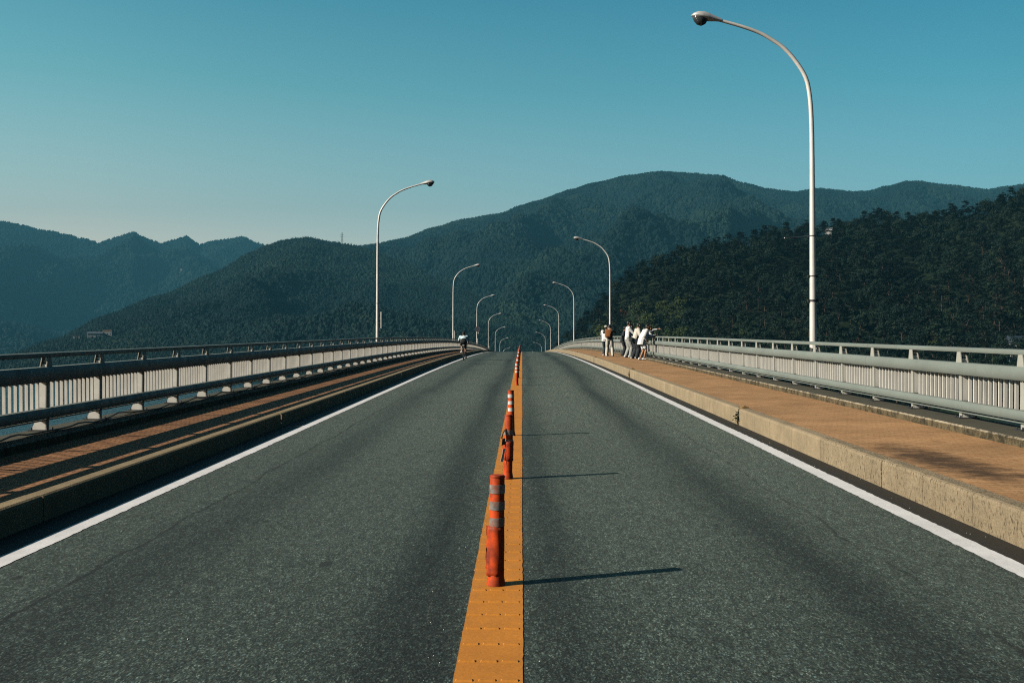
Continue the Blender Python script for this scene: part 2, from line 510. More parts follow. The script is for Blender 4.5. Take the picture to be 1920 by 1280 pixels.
# yellow centre band with its raised ribs
cl = painted(-0.32, 0.0, 0.004, 3, 0.0015)
y = 2.2
k = 0
while y < 75:
    for j in range(3):
        xa = -0.312 + j * 0.104 + 0.004
        xb = xa + 0.082
        z0 = Z(y) + 0.003
        h = 0.0055 + 0.0015 * rng.random()
        w = 0.020
        jx = rng.uniform(-0.004, 0.004)
        cl.add([(xa + jx, y - w, z0), (xb + jx, y - w, z0), (xb + jx, y + w, z0), (xa + jx, y + w, z0),
                (xa + jx + 0.008, y - w * 0.35, z0 + h), (xb + jx - 0.003, y - w * 0.35, z0 + h), (xb + jx - 0.003, y + w * 0.35, z0 + h), (xa + jx + 0.008, y + w * 0.35, z0 + h)],
               [(4, 5, 6, 7), (0, 1, 5, 4), (1, 2, 6, 5), (2, 3, 7, 6), (3, 0, 4, 7)])
    y += 0.264
tag(cl.build('centre_line', M['yellow']), kind='structure')


def spaced(a, b, gap=0.0, step=2.0):
    a += gap; b -= gap
    n = max(1, int(math.ceil((b - a) / step)))
    return [a + (b - a) * i / n for i in range(n + 1)]


def build_kerb(side, face, h, w, joints, mat):
    b = MB()
    r = 0.034
    prof = [(0, -0.05), (0, h - r), (r * 0.3, h - r * 0.3), (r, h), (w - 0.008, h), (w, h - 0.008), (w, -0.05)]
    if side < 0: prof = [(-p[0], p[1]) for p in prof]
    for i in range(len(joints) - 1):
        (ya, ga), (yb, gb) = joints[i], joints[i + 1]
        jit = rng.uniform(-0.004, 0.004)
        n = max(1, int((yb - ya) / 2.0))
        ys = [ya + ga + (yb - gb - ya - ga) * q / n for q in range(n + 1)]
        b.sweep(prof, ys, face + jit * side, jit * 0.6)
    o = b.build('kerb', mat, fix=True)
    return tag(o, kind='structure')


jr = [(Y0, 0.0)]
for yy in [1.0 + 1.03 * i for i in range(-12, 12)]:
    if yy > Y0 + 0.5 and yy < 12.0: jr.append((yy - 0.01, 0.006))
jr += [(12.35, 0.004), (17.0, 0.05)]
for i in range(1, 54):
    yy = 17.0 + 8.57 * i
    if yy < Y1 - 3: jr.append((yy, 0.05 if i % 2 == 0 else 0.008))
jr.append((Y1, 0.0))
kerb_r = build_kerb(1, KR, HR, 0.17, jr, M['kerb_r'])
jl = [(Y0, 0.0)]
for i in range(-3, 55):
    yy = 16.6 + 8.25 * i
    if Y0 + 2 < yy < Y1 - 3: jl.append((yy, 0.04 if i % 2 == 0 else 0.008))
jl.append((Y1, 0.0))
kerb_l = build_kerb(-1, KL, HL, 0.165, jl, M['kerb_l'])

# rusty covers over the open joints of the kerbs
for yy, g_ in jr:
    if g_ == 0.05 and yy < 140:
        b = MB()
        zz = Z(yy) + HR
        b.box(KR + 0.05, KR + 0.16, yy - 0.07, yy + 0.09, zz + 0.002, zz + 0.03)
        b.box(KR + 0.08, KR + 0.12, yy - 0.02, yy + 0.04, zz + 0.03, zz + 0.05)
        b.build('joint_cover', M['rust'], kerb_r, bevel=0.004)
# filler deep inside the open joints, so that they read dark
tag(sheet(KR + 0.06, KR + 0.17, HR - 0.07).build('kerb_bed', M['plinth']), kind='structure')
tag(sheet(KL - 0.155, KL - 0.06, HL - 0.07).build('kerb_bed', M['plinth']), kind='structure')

tag(sheet(KR + 0.171, SR, HR - 0.006, nx=2).build('pavement', M['brick_r']), kind='structure')
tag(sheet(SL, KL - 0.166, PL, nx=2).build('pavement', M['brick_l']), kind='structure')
# plinths carrying the railings
for sx, a, w, h in ((1, SR, 0.70, HR + 0.10), (-1, SL, 0.66, PL + 0.115)):
    prof = [(0, h - 0.25), (0, h - 0.02), (0.02, h), (w, h), (w, h - 0.6), (0.0, h - 0.6)]
    prof = [(p[0] * sx, p[1]) for p in prof]
    b = MB()
    ys2 = []
    for i in range(int((Y1 - Y0) / 10)):
        b.sweep(prof, [Y0 + 10 * i + 0.004 + q * 1.9984 for q in range(6)], a)
    for q in range(len(b.f)):
        f_ = b.f[q]
        if len(f_) == 4:
            xs = [abs(b.v[k_][0] - a) for k_ in f_]
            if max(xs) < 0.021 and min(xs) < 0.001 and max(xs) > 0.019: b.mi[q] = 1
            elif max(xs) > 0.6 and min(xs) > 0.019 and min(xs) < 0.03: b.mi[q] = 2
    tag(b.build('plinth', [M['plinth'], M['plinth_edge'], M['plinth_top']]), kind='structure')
# deck slab and girders underneath
b = MB()
b.sweep([(-6.6, -0.06), (6.3, -0.06), (6.3, -0.35), (4.0, -0.5), (3.6, -2.2), (-3.9, -2.2), (-4.3, -0.5), (-6.6, -0.35)], YS)
tag(b.build('bridge_deck', M['deck']), kind='structure')
for i, yy in enumerate(range(20, 440, 60)):
    b = MB()
    b.box(-4.2, 3.9, yy - 1.2, yy + 1.2, WATER - 4, Z(yy) - 2.2)
    b.box(-5.2, 4.9, yy - 1.5, yy + 1.5, Z(yy) - 3.6, Z(yy) - 2.19)
    tag(b.build('bridge_pier', M['deck'], bevel=0.1), kind='structure')

# ------------------------------------------------------------------ railings
BAY = 1.72
def rail_profile_upper():
    # rounded box beam, depth .15 height .172; x>0 is the outer side
    return [(-0.080, -0.099), (-0.100, -0.072), (-0.110, 0.0), (-0.100, 0.068), (-0.075, 0.099), (0.075, 0.099), (0.095, 0.07), (0.095, -0.08), (0.07, -0.099)]


def build_railing(side, X, h0, phase, label, drop=0.0, BAY=1.72):
    root = empty('bridge_railing', (0, 0, 0))
    tag(root, label, 'railing', 'railings along the bridge')
    ya, yb = phase - BAY * 14, 330.0
    n = int((yb - ya) / BAY)
    seg = 4
    def beam(name, prof, z, xoff, mat):
        b = MB()
        p2 = [(p[0] * side, p[1]) for p in prof]
        i = 0
        while i < n:
            j = min(n, i + seg)
            a0, a1 = ya + i * BAY + 0.22, ya + j * BAY + 0.22
            ys = [a0 + 0.004 + (a1 - a0 - 0.008) * q / (2 * (j - i)) for q in range(2 * (j - i) + 1)]
            b.sweep(p2, ys, X + xoff * side, h0 + z)
            i = j
        o = b.build(name, mat, root, smooth=True)
        return o
    top = [(-0.045, -0.032), (-0.055, 0.0), (-0.045, 0.026), (-0.02, 0.034), (0.03, 0.034), (0.05, 0.02), (0.05, -0.03)]
    low = [(-0.105, -0.068), (-0.122, -0.045), (-0.128, 0.0), (-0.120, 0.045), (-0.10, 0.068), (-0.005, 0.068), (0.003, 0.05), (0.003, -0.06), (-0.005, -0.068)]
    bot = [(-0.055, -0.007), (-0.055, 0.007), (0.075, 0.007), (0.075, -0.007)]
    if side > 0:      # the sunlit railing carries slightly slimmer beams
        low = [(p[0] * 0.8, p[1] * 0.88) for p in low]
    beam('top_rail', top, 1.056, 0.0, M['rail'])
    beam('upper_beam', [(p[0] * (0.85 if side > 0 else 1), p[1] * (0.85 if side > 0 else 1)) for p in rail_profile_upper()], 0.792 if side > 0 else 0.800, 0.0, M['rail'])
    beam('lower_beam', low, 0.284, 0.0, M['rail'])
    beam('bottom_rail', bot, 0.192, 0.0, M['rail'])
    # one post
    s = side
    def post_mb():
        b = MB()
        # road-side flange and web below the upper beam
        b.box(min(-0.03 * s, -0.018 * s), max(-0.03 * s, -0.018 * s), -0.045, 0.045, 0.350, 0.712, 1)
        b.box(min(-0.017 * s, 0.075 * s), max(-0.017 * s, 0.075 * s), -0.043, -0.025, 0.350, 0.712)
        b.box(min(-0.044 * s, 0.040 * s), max(-0.044 * s, 0.040 * s), -0.041, -0.027, 0.69, 0.93)
        b.box(min(-0.022 * s, 0.040 * s), max(-0.022 * s, 0.040 * s), -0.0365, -0.027, 0.20, 0.36)
        # short piece between top rail and upper beam: two tapering plates tied by bars
        b.prism([(-0.088, 0.868), (0.088, 0.868), (0.052, 1.024), (-0.052, 1.024)], 'x', -0.050 * s, -0.038 * s, 1)
        b.add([(0.048 * s, -0.07, 0.868), (0.048 * s, 0.07, 0.868), (0.028 * s, 0.045, 1.024), (0.028 * s, -0.045, 1.024),
               (0.060 * s, -0.07, 0.868), (0.060 * s, 0.07, 0.868), (0.040 * s, 0.045, 1.024), (0.040 * s, -0.045, 1.024)],
              [(0, 1, 2, 3), (7, 6, 5, 4), (0, 4, 5, 1), (1, 5, 6, 2), (2, 6, 7, 3), (3, 7, 4, 0)], 1)
        for z in (0.903, 0.965):
            b.box(-0.037, 0.047 if z < 0.95 else 0.036, -0.02, 0.02, z, z + 0.012) if s > 0 else b.box(-0.047 if z < 0.95 else -0.036, 0.037, -0.02, 0.02, z, z + 0.012)
        # foot: flange and tapering web down to the plinth
        b.box(min(-0.03 * s, -0.018 * s), max(-0.03 * s, -0.018 * s), -0.04, 0.04, 0.112 - drop, 0.215, 1)
        w = [(-0.017 * s, 0.112 - drop), (0.155 * s, 0.112 - drop), (0.155 * s, 0.15 - drop), (0.10 * s, 0.212), (-0.017 * s, 0.212)]
        b.prism(w, 'y', -0.038, -0.022)
        b.box(min(0.006 * s, 0.084 * s), max(0.006 * s, 0.084 * s), -0.035, 0.035, 0.213, 0.351)
        return b
    def foot_mb():
        b = MB()
        b.box(-0.09 if s > 0 else -0.19, 0.19 if s > 0 else 0.09, -0.10, 0.10, 0.098 - drop, 0.112 - drop)
        for bx in (-0.06 * s, 0.15 * s):
            for by in (-0.075, 0.075):
                b.tube([(bx, by, 0.112 - drop), (bx, by, 0.14 - drop)], 0.012, 6)
        return b
    def slat_mb():
        b = MB()
        for q in range(1, 12):
            yy = q * BAY / 12
            x0, x1 = (0.016 * s, 0.058 * s)
            b.box(min(x0, x1), max(x0, x1), yy - 0.011, yy + 0.011, 0.200, 0.714)
        return b
    ppost = post_mb(); pfoot = foot_mb(); pslat = slat_mb()
    post0 = foot0 = slat0 = None
    restp, rests, restf = MB(), MB(), MB()
    cnt = 0
    for i in range(n):
        yy = ya + i * BAY
        zz = Z(yy) + h0
        sl = (Z(yy + BAY) - Z(yy)) / BAY
        vis = yy > 4.0
        if vis and cnt < 98:
            cnt += 1
            if post0 is None:
                post0 = ppost.build('post', [M['slat'], M['post']], root)
                foot0 = pfoot.build('base_plate', M['band'], post0)
                slat0 = pslat.build('baluster_panel', M['slat'], root)
                p, sobj = post0, slat0
            else:
                p = post0.copy(); COL.objects.link(p); p.parent = root
                f_ = foot0.copy(); COL.objects.link(f_); f_.parent = p
                sobj = slat0.copy(); COL.objects.link(sobj); sobj.parent = root
            p.location = (X, yy, zz)
            # lean every panel with the slope by shearing is avoided: a rotation is enough at 3 %
            sobj.location = (X, yy, zz)
            sobj.rotation_euler = (math.atan(sl), 0, 0)
        else:
            for src, dst in ((ppost, restp), (pfoot, restf)):
                dst.add([(v[0] + X, v[1] + yy, v[2] + zz) for v in src.v], src.f)
                dst.mi[-len(src.mi):] = src.mi
            rests.add([(v[0] + X, v[1] + yy, v[2] + zz + sl * v[1]) for v in pslat.v], pslat.f)
    tag(restp.build('post', [M['slat'], M['post']], root), kind='stuff')
    tag(restf.build('base_plate', M['band'], root), kind='stuff')
    tag(rests.build('baluster_panel', M['slat'], root), kind='stuff')
    return root


build_railing(1, RR, HR, 13.98, 'sunlit grey green metal bridge railing beside the orange brick pavement with pedestrians')
build_railing(-1, RL, HL, 13.32, 'shaded grey metal bridge railing behind the cyclist, its balusters lit from outside', 0.055, 1.685)

# loose cable lying along the foot of the left railing
b = MB()
pts = []
for i in range(260):
    yy = 4.0 + i * 0.22
    pts.append((RL + 0.13 + 0.10 * math.sin(yy * 1.9) * math.sin(yy * 0.43 + 1), yy, Z(yy) + PL + 0.128 + 0.035 * max(0, math.sin(yy * 3.65 + 0.8)) ** 2))
b.tube(pts, 0.011, 6)
tag(b.build('cable', M['black'], smooth=True), 'loose black cable sagging along the foot of the shaded railing', 'cable')

# weed growing out of the open kerb joint
def leaf_cluster(n, size, spread, h, seed):
    r = random.Random(seed); b = MB()
    for i in range(n):
        a = r.uniform(0, 2 * PI); l = r.uniform(0.5, 1) * size
        p = Vector((r.gauss(0, spread), r.gauss(0, spread), abs(r.gauss(0.5, 0.3)) * h))
        d = Vector((math.cos(a), math.sin(a), r.uniform(-0.3, 0.8))).normalized()
        u = d.cross(Vector((0, 0, 1))).normalized() * l * 0.35
        b.add([p - u * 0.2, p + d * l * 0.5 - u, p + d * l, p + d * l * 0.5 + u], [(0, 1, 2, 3)])
    return b
w = empty('weed', (KR + 0.0, 17.0, Z(17.0)))
tag(w, 'small green weed sprouting from the open joint in the sunny kerb', 'weed')
leaf_cluster(70, 0.07, 0.035, 0.2, 3).build('leaves', M['leaf_light'], w, fix=False)
st = MB()
for i in range(6):
    st.tube([(rng.uniform(-.02, .02), rng.uniform(-.02, .02), 0), (rng.uniform(-.04, .04), rng.uniform(-.04, .04), 0.2)], 0.003, 5)
st.build('stem', M['leaf_broad'], w)
w2 = copy_tree(w); w2.location = (KR + 0.0, 34.14, Z(34.14)); w2.scale = (0.8, 0.8, 0.8)
w2['label'] = 'tiny green weed in the farther open kerb joint below the group of pedestrians'

# grit lying beside the centre band
b = MB()
for i in range(170):
    if rng.random() < 0.6:
        x = rng.choice((rng.gauss(0.06, 0.05), rng.gauss(-0.40, 0.09)))
    else:
        x = rng.choice((rng.uniform(3.44, 3.66), rng.uniform(-3.3, 3.1), rng.uniform(-4.0, -3.72)))
    y = 3.2 + 24 * rng.random() ** 1.6
    r = rng.uniform(0.002, 0.0048)
    b.ball((x, y, Z(y) + r * 0.5), (r, r * rng.uniform(.7, 1.3), r * 0.7), 5, 4)
tag(b.build('gravel', M['tape_white']), kind='stuff')

# ------------------------------------------------------------------ street lamps
def build_lamp(name='street_lamp'):
    """arm towards -x, base at the origin; the local ground is z=0"""
    root = empty(name)
    p = [(0, 0.28), (0, 2.0), (0, 4.0), (0, 5.42), (-0.01, 6.3), (-0.045, 6.85), (-0.13, 7.25), (-0.34, 7.61), (-0.61, 7.92), (-0.89, 8.12), (-1.18, 8.28), (-1.6, 8.43), (-2.06, 8.56)]
    # smooth the path
    pts, rad = [], []
    n = len(p)
    for i in range(n - 1):
        p0 = p[max(0, i - 1)]; p1 = p[i]; p2 = p[i + 1]; p3 = p[min(n - 1, i + 2)]
        for q in range(4):
            t = q / 4
            f = lambda a, b_, c, d: 0.5 * (2 * b_ + (c - a) * t + (2 * a - 5 * b_ + 4 * c - d) * t * t + (-a + 3 * b_ - 3 * c + d) * t ** 3)
            pts.append((f(p0[0], p1[0], p2[0], p3[0]), 0, f(p0[1], p1[1], p2[1], p3[1])))
    pts.append((p[-1][0], 0, p[-1][1]))
    L = 0; Ls = [0]
    for i in range(1, len(pts)):
        L += (Vector(pts[i]) - Vector(pts[i - 1])).length; Ls.append(L)
    rad = [0.085 + (0.034 - 0.085) * min(1, l / L) ** 0.9 for l in Ls]
    b = MB(); b.tube(pts, rad, 16)
    b.build('pole', M['pole'], root, smooth=True)
    # flange with bolts
    b = MB(); b.tube([(0, 0, -0.3), (0, 0, 0.30)], [0.15, 0.15], 12); b.tube([(0, 0, 0.30), (0, 0, 0.33)], 0.17, 16)
    b.build('base', M['pole'], root, smooth=True)
    # lamp head, sections along its axis
    a = Vector((-2.02, 0, 8.55)); d = Vector((-0.985, 0, 0.17)).normalized(); up = Vector((d.z * -1, 0, 0)) 
    up = Vector((0.17, 0, 0.985)).normalized()
    secs = [(0.0, 0.048, 0.052, 0.06), (0.12, 0.07, 0.075, 0.09), (0.28, 0.12, 0.115, 0.14), (0.42, 0.16, 0.135, 0.17), (0.55, 0.155, 0.115, 0.15), (0.64, 0.105, 0.065, 0.09), (0.685, 0.02, 0.012, 0.02)]
    vs, fs = [], []
    N = 16
    for (l, w_, hu, hd) in secs:
        c = a + d * l
        for q in range(N):
            th = 2 * PI * q / N
            cy, cz = math.cos(th), math.sin(th)
            zz = cz * (hu if cz > 0 else hd * 0.35)
            vs.append(c + Vector((0, 1, 0)) * cy * w_ + up * zz)
    for i in range(len(secs) - 1):
        for q in range(N):
            q2 = (q + 1) % N
            fs.append((i * N + q, i * N + q2, (i + 1) * N + q2, (i + 1) * N + q))
    fs.append(tuple(range(N))); fs.append(tuple(range(len(secs) * N - 1, (len(secs) - 1) * N - 1, -1)))
    h = MB().add(vs, fs).build('lamp_head', M['lamp'], root, smooth=True)
    secs = [(0.30, 0.03, 0.03), (0.34, 0.10, 0.125), (0.42, 0.135, 0.18), (0.52, 0.135, 0.165), (0.60, 0.095, 0.10), (0.655, 0.03, 0.02)]
    vs, fs = [], []
    for (l, w_, hd) in secs:
        c = a + d * l - up * 0.012
        for q in range(N):
            th = 2 * PI * q / N
            cy, cz = math.cos(th), math.sin(th)
            vs.append(c + Vector((0, 1, 0)) * cy * w_ + up * (cz * hd if cz < 0 else cz * 0.02))
    for i in range(len(secs) - 1):
        for q in range(N):
            q2 = (q + 1) % N
            fs.append((i * N + q, i * N + q2, (i + 1) * N + q2, (i + 1) * N + q))
    fs.append(tuple(range(N))); fs.append(tuple(range(len(secs) * N - 1, (len(secs) - 1) * N - 1, -1)))
    MB().add(vs, fs).build('lens', M['lens'], h, smooth=True)
    # inspection hatch near the foot
    b = MB(); b.box(-0.05, 0.05, -0.098, -0.078, 0.75, 1.2)
    b.build('hatch', M['pole'], root, bevel=0.006)
    return root


lamp0 = build_lamp()
LAMP_GRP = 'street lamps along both sides of the bridge'
right_labels = [
    'tallest curved street lamp in view, with dark bands and a thin rod on its pole',
    'curved street lamp whose pole rises right behind the pair of pedestrians in cream and white',
    'curved street lamp third along the sunlit railing, standing before the dark wooded hill edge',
    'curved street lamp fourth along the sunlit railing, where that railing sinks behind the crest',
    'curved street lamp fifth along the sunlit railing side, half hidden by the road crest',
    'curved street lamp sixth along the sunlit railing side, lower part hidden by the crest',
    'small curved street lamp seventh along the sunlit side, only its arm above the crest',
    'farthest street lamp of the sunlit side, just its lamp head peeping above the road crest']
left_labels = [
    'curved street lamp with a white tube on a bracket, largest one along the shaded railing',
    'curved street lamp just left of the cyclist, second along the shaded railing',
    'curved street lamp carrying the round blue traffic sign',
    'curved street lamp just beyond the one with the round sign, at the shaded railing end',
    'curved street lamp fifth along the shaded side, standing low behind the road crest',
    'curved street lamp sixth along the shaded side, its foot hidden by the crest',
    'farthest street lamp of the shaded side, only its arm above the road crest']


def clamp_band(parent, z, r, h=0.045, lug=True):
    b = MB()
    b.tube([(0, 0, z - h / 2), (0, 0, z + h / 2)], r, 16)
    if lug:
        b.box(-r - 0.035, -r + 0.01, -0.03, 0.03, z - h / 2 - 0.008, z + h / 2 + 0.008)
        b.box(r - 0.01, r + 0.035, -0.03, 0.03, z - h / 2 - 0.008, z + h / 2 + 0.008)
    return b.build('band', M['band'], parent)


LP_R = [22.3 + 51.3 * i for i in range(8)]
LP_L = [47.06 + 51.7 * i for i in range(7)]
lamps_r, lamps_l = [], []
for i, yy in enumerate(LP_R):
    o = lamp0 if i == 0 else copy_tree(lamp0)
    o.location = (6.50, yy, Z(yy) + 0.02)
    tag(o, right_labels[i], 'street lamp', LAMP_GRP)
    lamps_r.append(o)
for i, yy in enumerate(LP_L):
    o = copy_tree(lamp0)
    o.location = (-6.85, yy, Z(yy) + 0.02)
    o.rotation_euler = (0, 0, PI)
    tag(o, left_labels[i], 'street lamp', LAMP_GRP)
    lamps_l.append(o)
# extra fittings of single lamps
l = lamps_r[0]
clamp_band(l, 2.25, 0.082)
clamp_band(l, 2.80, 0.078, 0.02, True)
b = MB(); b.tube([(0.0, 0, 3.70), (-0.62, 0, 3.655)], 0.008, 8); b.ball((-0.62, 0, 3.655), 0.018)
b.build('bracket_rod', M['steel'], l, smooth=True)
clamp_band(l, 3.70, 0.074, 0.02, False)
l = lamps_l[0]
b = MB(); b.tube([(0.0, 0, 2.12), (-0.18, 0, 2.12)], 0.02, 8)
b.build('bracket', M['pole'], l)
b = MB(); b.tube([(-0.18, 0, 1.72), (-0.18, 0, 2.50)], 0.036, 12)
b.build('fluorescent_tube', M['tape_white'], l, smooth=True)
clamp_band(l, 2.9, 0.078, 0.02, False)
b = MB(); b.tube([(0.0, 0, 4.2), (-0.62, 0, 4.19)], 0.006, 8)
b.build('bracket_rod', M['steel'], l)
for l in (lamps_l[1], lamps_l[2], lamps_l[3], lamps_l[4], lamps_r[1]):
    b = MB(); b.box(-0.17, -0.075, -0.06, 0.06, 0.9, 2.1)
    b.build('control_box', M['pole'], l, bevel=0.01)
# round traffic sign on the third left lamp
yy = LP_L[2]
sg = empty('traffic_sign', (-6.85 + 0.10, yy - 0.12, Z(yy) + 3.55))
tag(sg, 'round blue no stopping sign with crossed bars, strapped to a street lamp', 'traffic sign')
blue = simple('sign_blue', (0.008, 0.026, 0.05), 0.5, var=0.1)
red = simple('sign_red', (0.16, 0.13, 0.135), 0.5, var=0.1)
N = 32
b = MB(); b.tube([(0, 0.0, 0), (0, -0.02, 0)], 0.40, N); b.build('disc', blue, sg)
b = MB()
vs = []
for q in range(N):
    th = 2 * PI * q / N
    for r_, yv in ((0.40, -0.024), (0.33, -0.024), (0.33, -0.021), (0.40, -0.021)): vs.append((r_ * math.cos(th), yv, r_ * math.sin(th)))
fs = []
for q in range(N):
    a0, a1 = q * 4, ((q + 1) % N) * 4
    for e in range(4): fs.append((a0 + e, a1 + e, a1 + (e + 1) % 4, a0 + (e + 1) % 4))
b.add(vs, fs); b.build('ring', red, sg)
b = MB()
for ang in (45, -45):
    c_, s_ = math.cos(R(ang)), math.sin(R(ang))
    w_ = 0.035; L_ = 0.325
    yo = -0.0225 if ang > 0 else -0.0245
    q4 = [(L_ * c_ - w_ * -s_, L_ * s_ - w_ * c_), (L_ * c_ + w_ * -s_, L_ * s_ + w_ * c_), (-L_ * c_ + w_ * -s_, -L_ * s_ + w_ * c_), (-L_ * c_ - w_ * -s_, -L_ * s_ - w_ * c_)]
    b.prism(q4, 'y', yo, yo + 0.0015)
b.build('crossed_bars', red, sg)
b = MB(); b.box(0.02, 0.22, -0.015, 0.0, -0.66, -0.45); b.build('plate', M['lamp'], sg)

# ------------------------------------------------------------------ delineator posts
def build_delineator(h=0.69, style='plain', tape='tape_white'):
    root = empty('delineator_post')
    r = 0.047
    b = MB()
    b.tube([(0, 0, 0.035), (0, 0, h - 0.012), (0, 0, h)], [r, r * 0.97, r * 0.90], 20)
    b.tube([(0, 0, h - 0.014), (0, 0, h - 0.006)], [r * 1.04, r * 1.04], 20)
    b.build('tube', M['orange'], root, smooth=True)
    b = MB()
    b.tube([(0, 0, 0.0), (0, 0, 0.012), (0, 0, 0.045), (0, 0, 0.07)], [0.060, 0.059, 0.052, 0.048], 20)
    b.build('base', M['orange'], root, smooth=True)
    for i, fz in enumerate((0.126, 0.276, 0.425)):
        if style == 'torn' and i == 0: continue
        zc = h * (1 - fz)
        b = MB(); n = 24
        b.tube([(0, 0, zc - 0.027), (0, 0, zc + 0.027)], r * 1.025 + 0.001, n)
        b.build('reflective_band', M[tape], root, smooth=True)
    if style == 'worn':
        # scuffed wrap around the lower half, with a ragged open seam on its left
        b = MB(); rows = 14; n = 28
        vs, fs = [], []
        rr = random.Random(2)
        for j in range(rows):
            z = 0.060 + (h * 0.535 - 0.060) * j / (rows - 1)
            for q in range(n):
                th = R(196) + R(344) * q / (n - 1)
                bulge = 0.0016 + 0.002 * math.exp(-((z - 0.16) / 0.09) ** 2)
                edge = 0.0
                if q in (0, n - 1): edge = 0.008 + rr.uniform(0, 0.010)
                elif q in (1, n - 2): edge = 0.004
                ra = r + bulge + edge + 0.0012 * math.sin(5 * th + z * 30)
                jag = rr.uniform(-0.006, 0.006) if j in (0, rows - 1) else 0
                vs.append((ra * math.cos(th), ra * math.sin(th), z + jag))
        for j in range(rows - 1):
            for q in range(n - 1):
                fs.append((j * n + q, j * n + q + 1, (j + 1) * n + q + 1, (j + 1) * n + q))
        b.add(vs, fs)
        o = b.build('sleeve', M['sleeve'], root, smooth=True)
        md = o.modifiers.new('thick', 'SOLIDIFY'); md.thickness = 0.002
    if style == 'torn':
        # torn wrap: a lower sleeve, a loose flap and a peeled strip of white tape
        b = MB(); n = 18; rr = random.Random(5); rows = 8
        vs, fs = [], []
        for j in range(rows):
            z = 0.20 + 0.20 * j / (rows - 1)
            for q in range(n):
                th = R(150) + R(320) * q / (n - 1)
                ra = r + 0.006 + (0.012 if q in (0, n - 1) else 0) + rr.uniform(0, 0.004)
                vs.append((ra * math.cos(th), ra * math.sin(th), z + (rr.uniform(-.012, .012) if j in (0, rows - 1) else 0)))
        for j in range(rows - 1):
            for q in range(n - 1):
                fs.append((j * n + q, j * n + q + 1, (j + 1) * n + q + 1, (j + 1) * n + q))
        b.add(vs, fs); o = b.build('sleeve', M['sleeve'], root, smooth=True)
        o.modifiers.new('thick', 'SOLIDIFY').thickness = 0.002
        b = MB()
        b.add([(-0.045, -0.03, 0.55), (-0.085, -0.05, 0.50), (-0.105, -0.05, 0.44), (-0.085, -0.03, 0.43), (-0.07, -0.02, 0.49), (-0.048, -0.015, 0.52)], [(0, 1, 4, 5), (1, 2, 3, 4)])
        b.add([(-0.05, -0.03, 0.44), (-0.085, -0.035, 0.43), (-0.09, -0.03, 0.36), (-0.05, -0.02, 0.37)], [(0, 1, 2, 3)])
        o = b.build('torn_flap', M['black'], root); o.modifiers.new('thick', 'SOLIDIFY').thickness = 0.003
        b = MB()
        b.add([(-0.045, -0.035, 0.33), (-0.075, -0.04, 0.325), (-0.085, -0.04, 0.26), (-0.10, -0.035, 0.19), (-0.07, -0.035, 0.185), (-0.058, -0.035, 0.26)], [(0, 1, 2, 5), (5, 2, 3, 4)])
        o = b.build('peeled_tape', M['tape_white'], root); o.modifiers.new('thick', 'SOLIDIFY').thickness = 0.003
    return root


ords = ['fourth', 'fifth', 'sixth', 'seventh', 'eighth', 'ninth', 'tenth', 'eleventh', 'twelfth', 'thirteenth', 'fourteenth', 'fifteenth', 'sixteenth', 'seventeenth', 'eighteenth', 'nineteenth', 'twentieth']
DGRP = 'orange delineator posts on the yellow centre band'
d1 = build_delineator(0.69, 'worn', 'tape_grey')
d1.location = (-0.165, 6.29, Z(6.29) + 0.004); d1.rotation_euler = (R(0.6), R(0.8), 0)
tag(d1, 'nearest and largest orange delineator post, scuffed, with three grey bands', 'delineator post', DGRP)
d2 = build_delineator(0.69, 'torn', 'tape_grey')
d2.location = (-0.155, 10.78, Z(10.78) + 0.004); d2.rotation_euler = (0, R(1.2), R(20))
tag(d2, 'battered orange delineator post with a torn black flap and peeling white tape', 'delineator post', DGRP)
d3 = build_delineator(0.69, 'plain', 'tape_white')
d3.location = (-0.16, 15.2, Z(15.2) + 0.004); d3.rotation_euler = (0, R(-1.0), 0)
tag(d3, 'orange delineator post with white bands, directly behind the torn one', 'delineator post', DGRP)
spots = [29.2, 33.8, 39.9, 46.6, 51.2, 55.8, 60.4, 65.0, 69.6, 74.2, 78.8, 83.4, 88.0, 92.6, 97.2, 101.8, 106.4]
for i, yy in enumerate(spots):
    o = copy_tree(d3)
    o.location = (-0.16 + rng.uniform(-0.01, 0.01), yy, Z(yy) + 0.004)
    o.rotation_euler = (R(rng.uniform(-1.2, 1.2)), R(rng.uniform(-1.5, 1.5)), rng.uniform(0, 6))
    tag(o, ('orange delineator post, %s from the camera along the yellow band' % ords[i]) + (', first after the gap' if i == 0 else ''), 'delineator post', DGRP)

# ------------------------------------------------------------------ people
def evalmesh(o, name):
    dg = bpy.context.evaluated_depsgraph_get()
    me = bpy.data.meshes.new_from_object(o.evaluated_get(dg))
    me.name = name
    return me


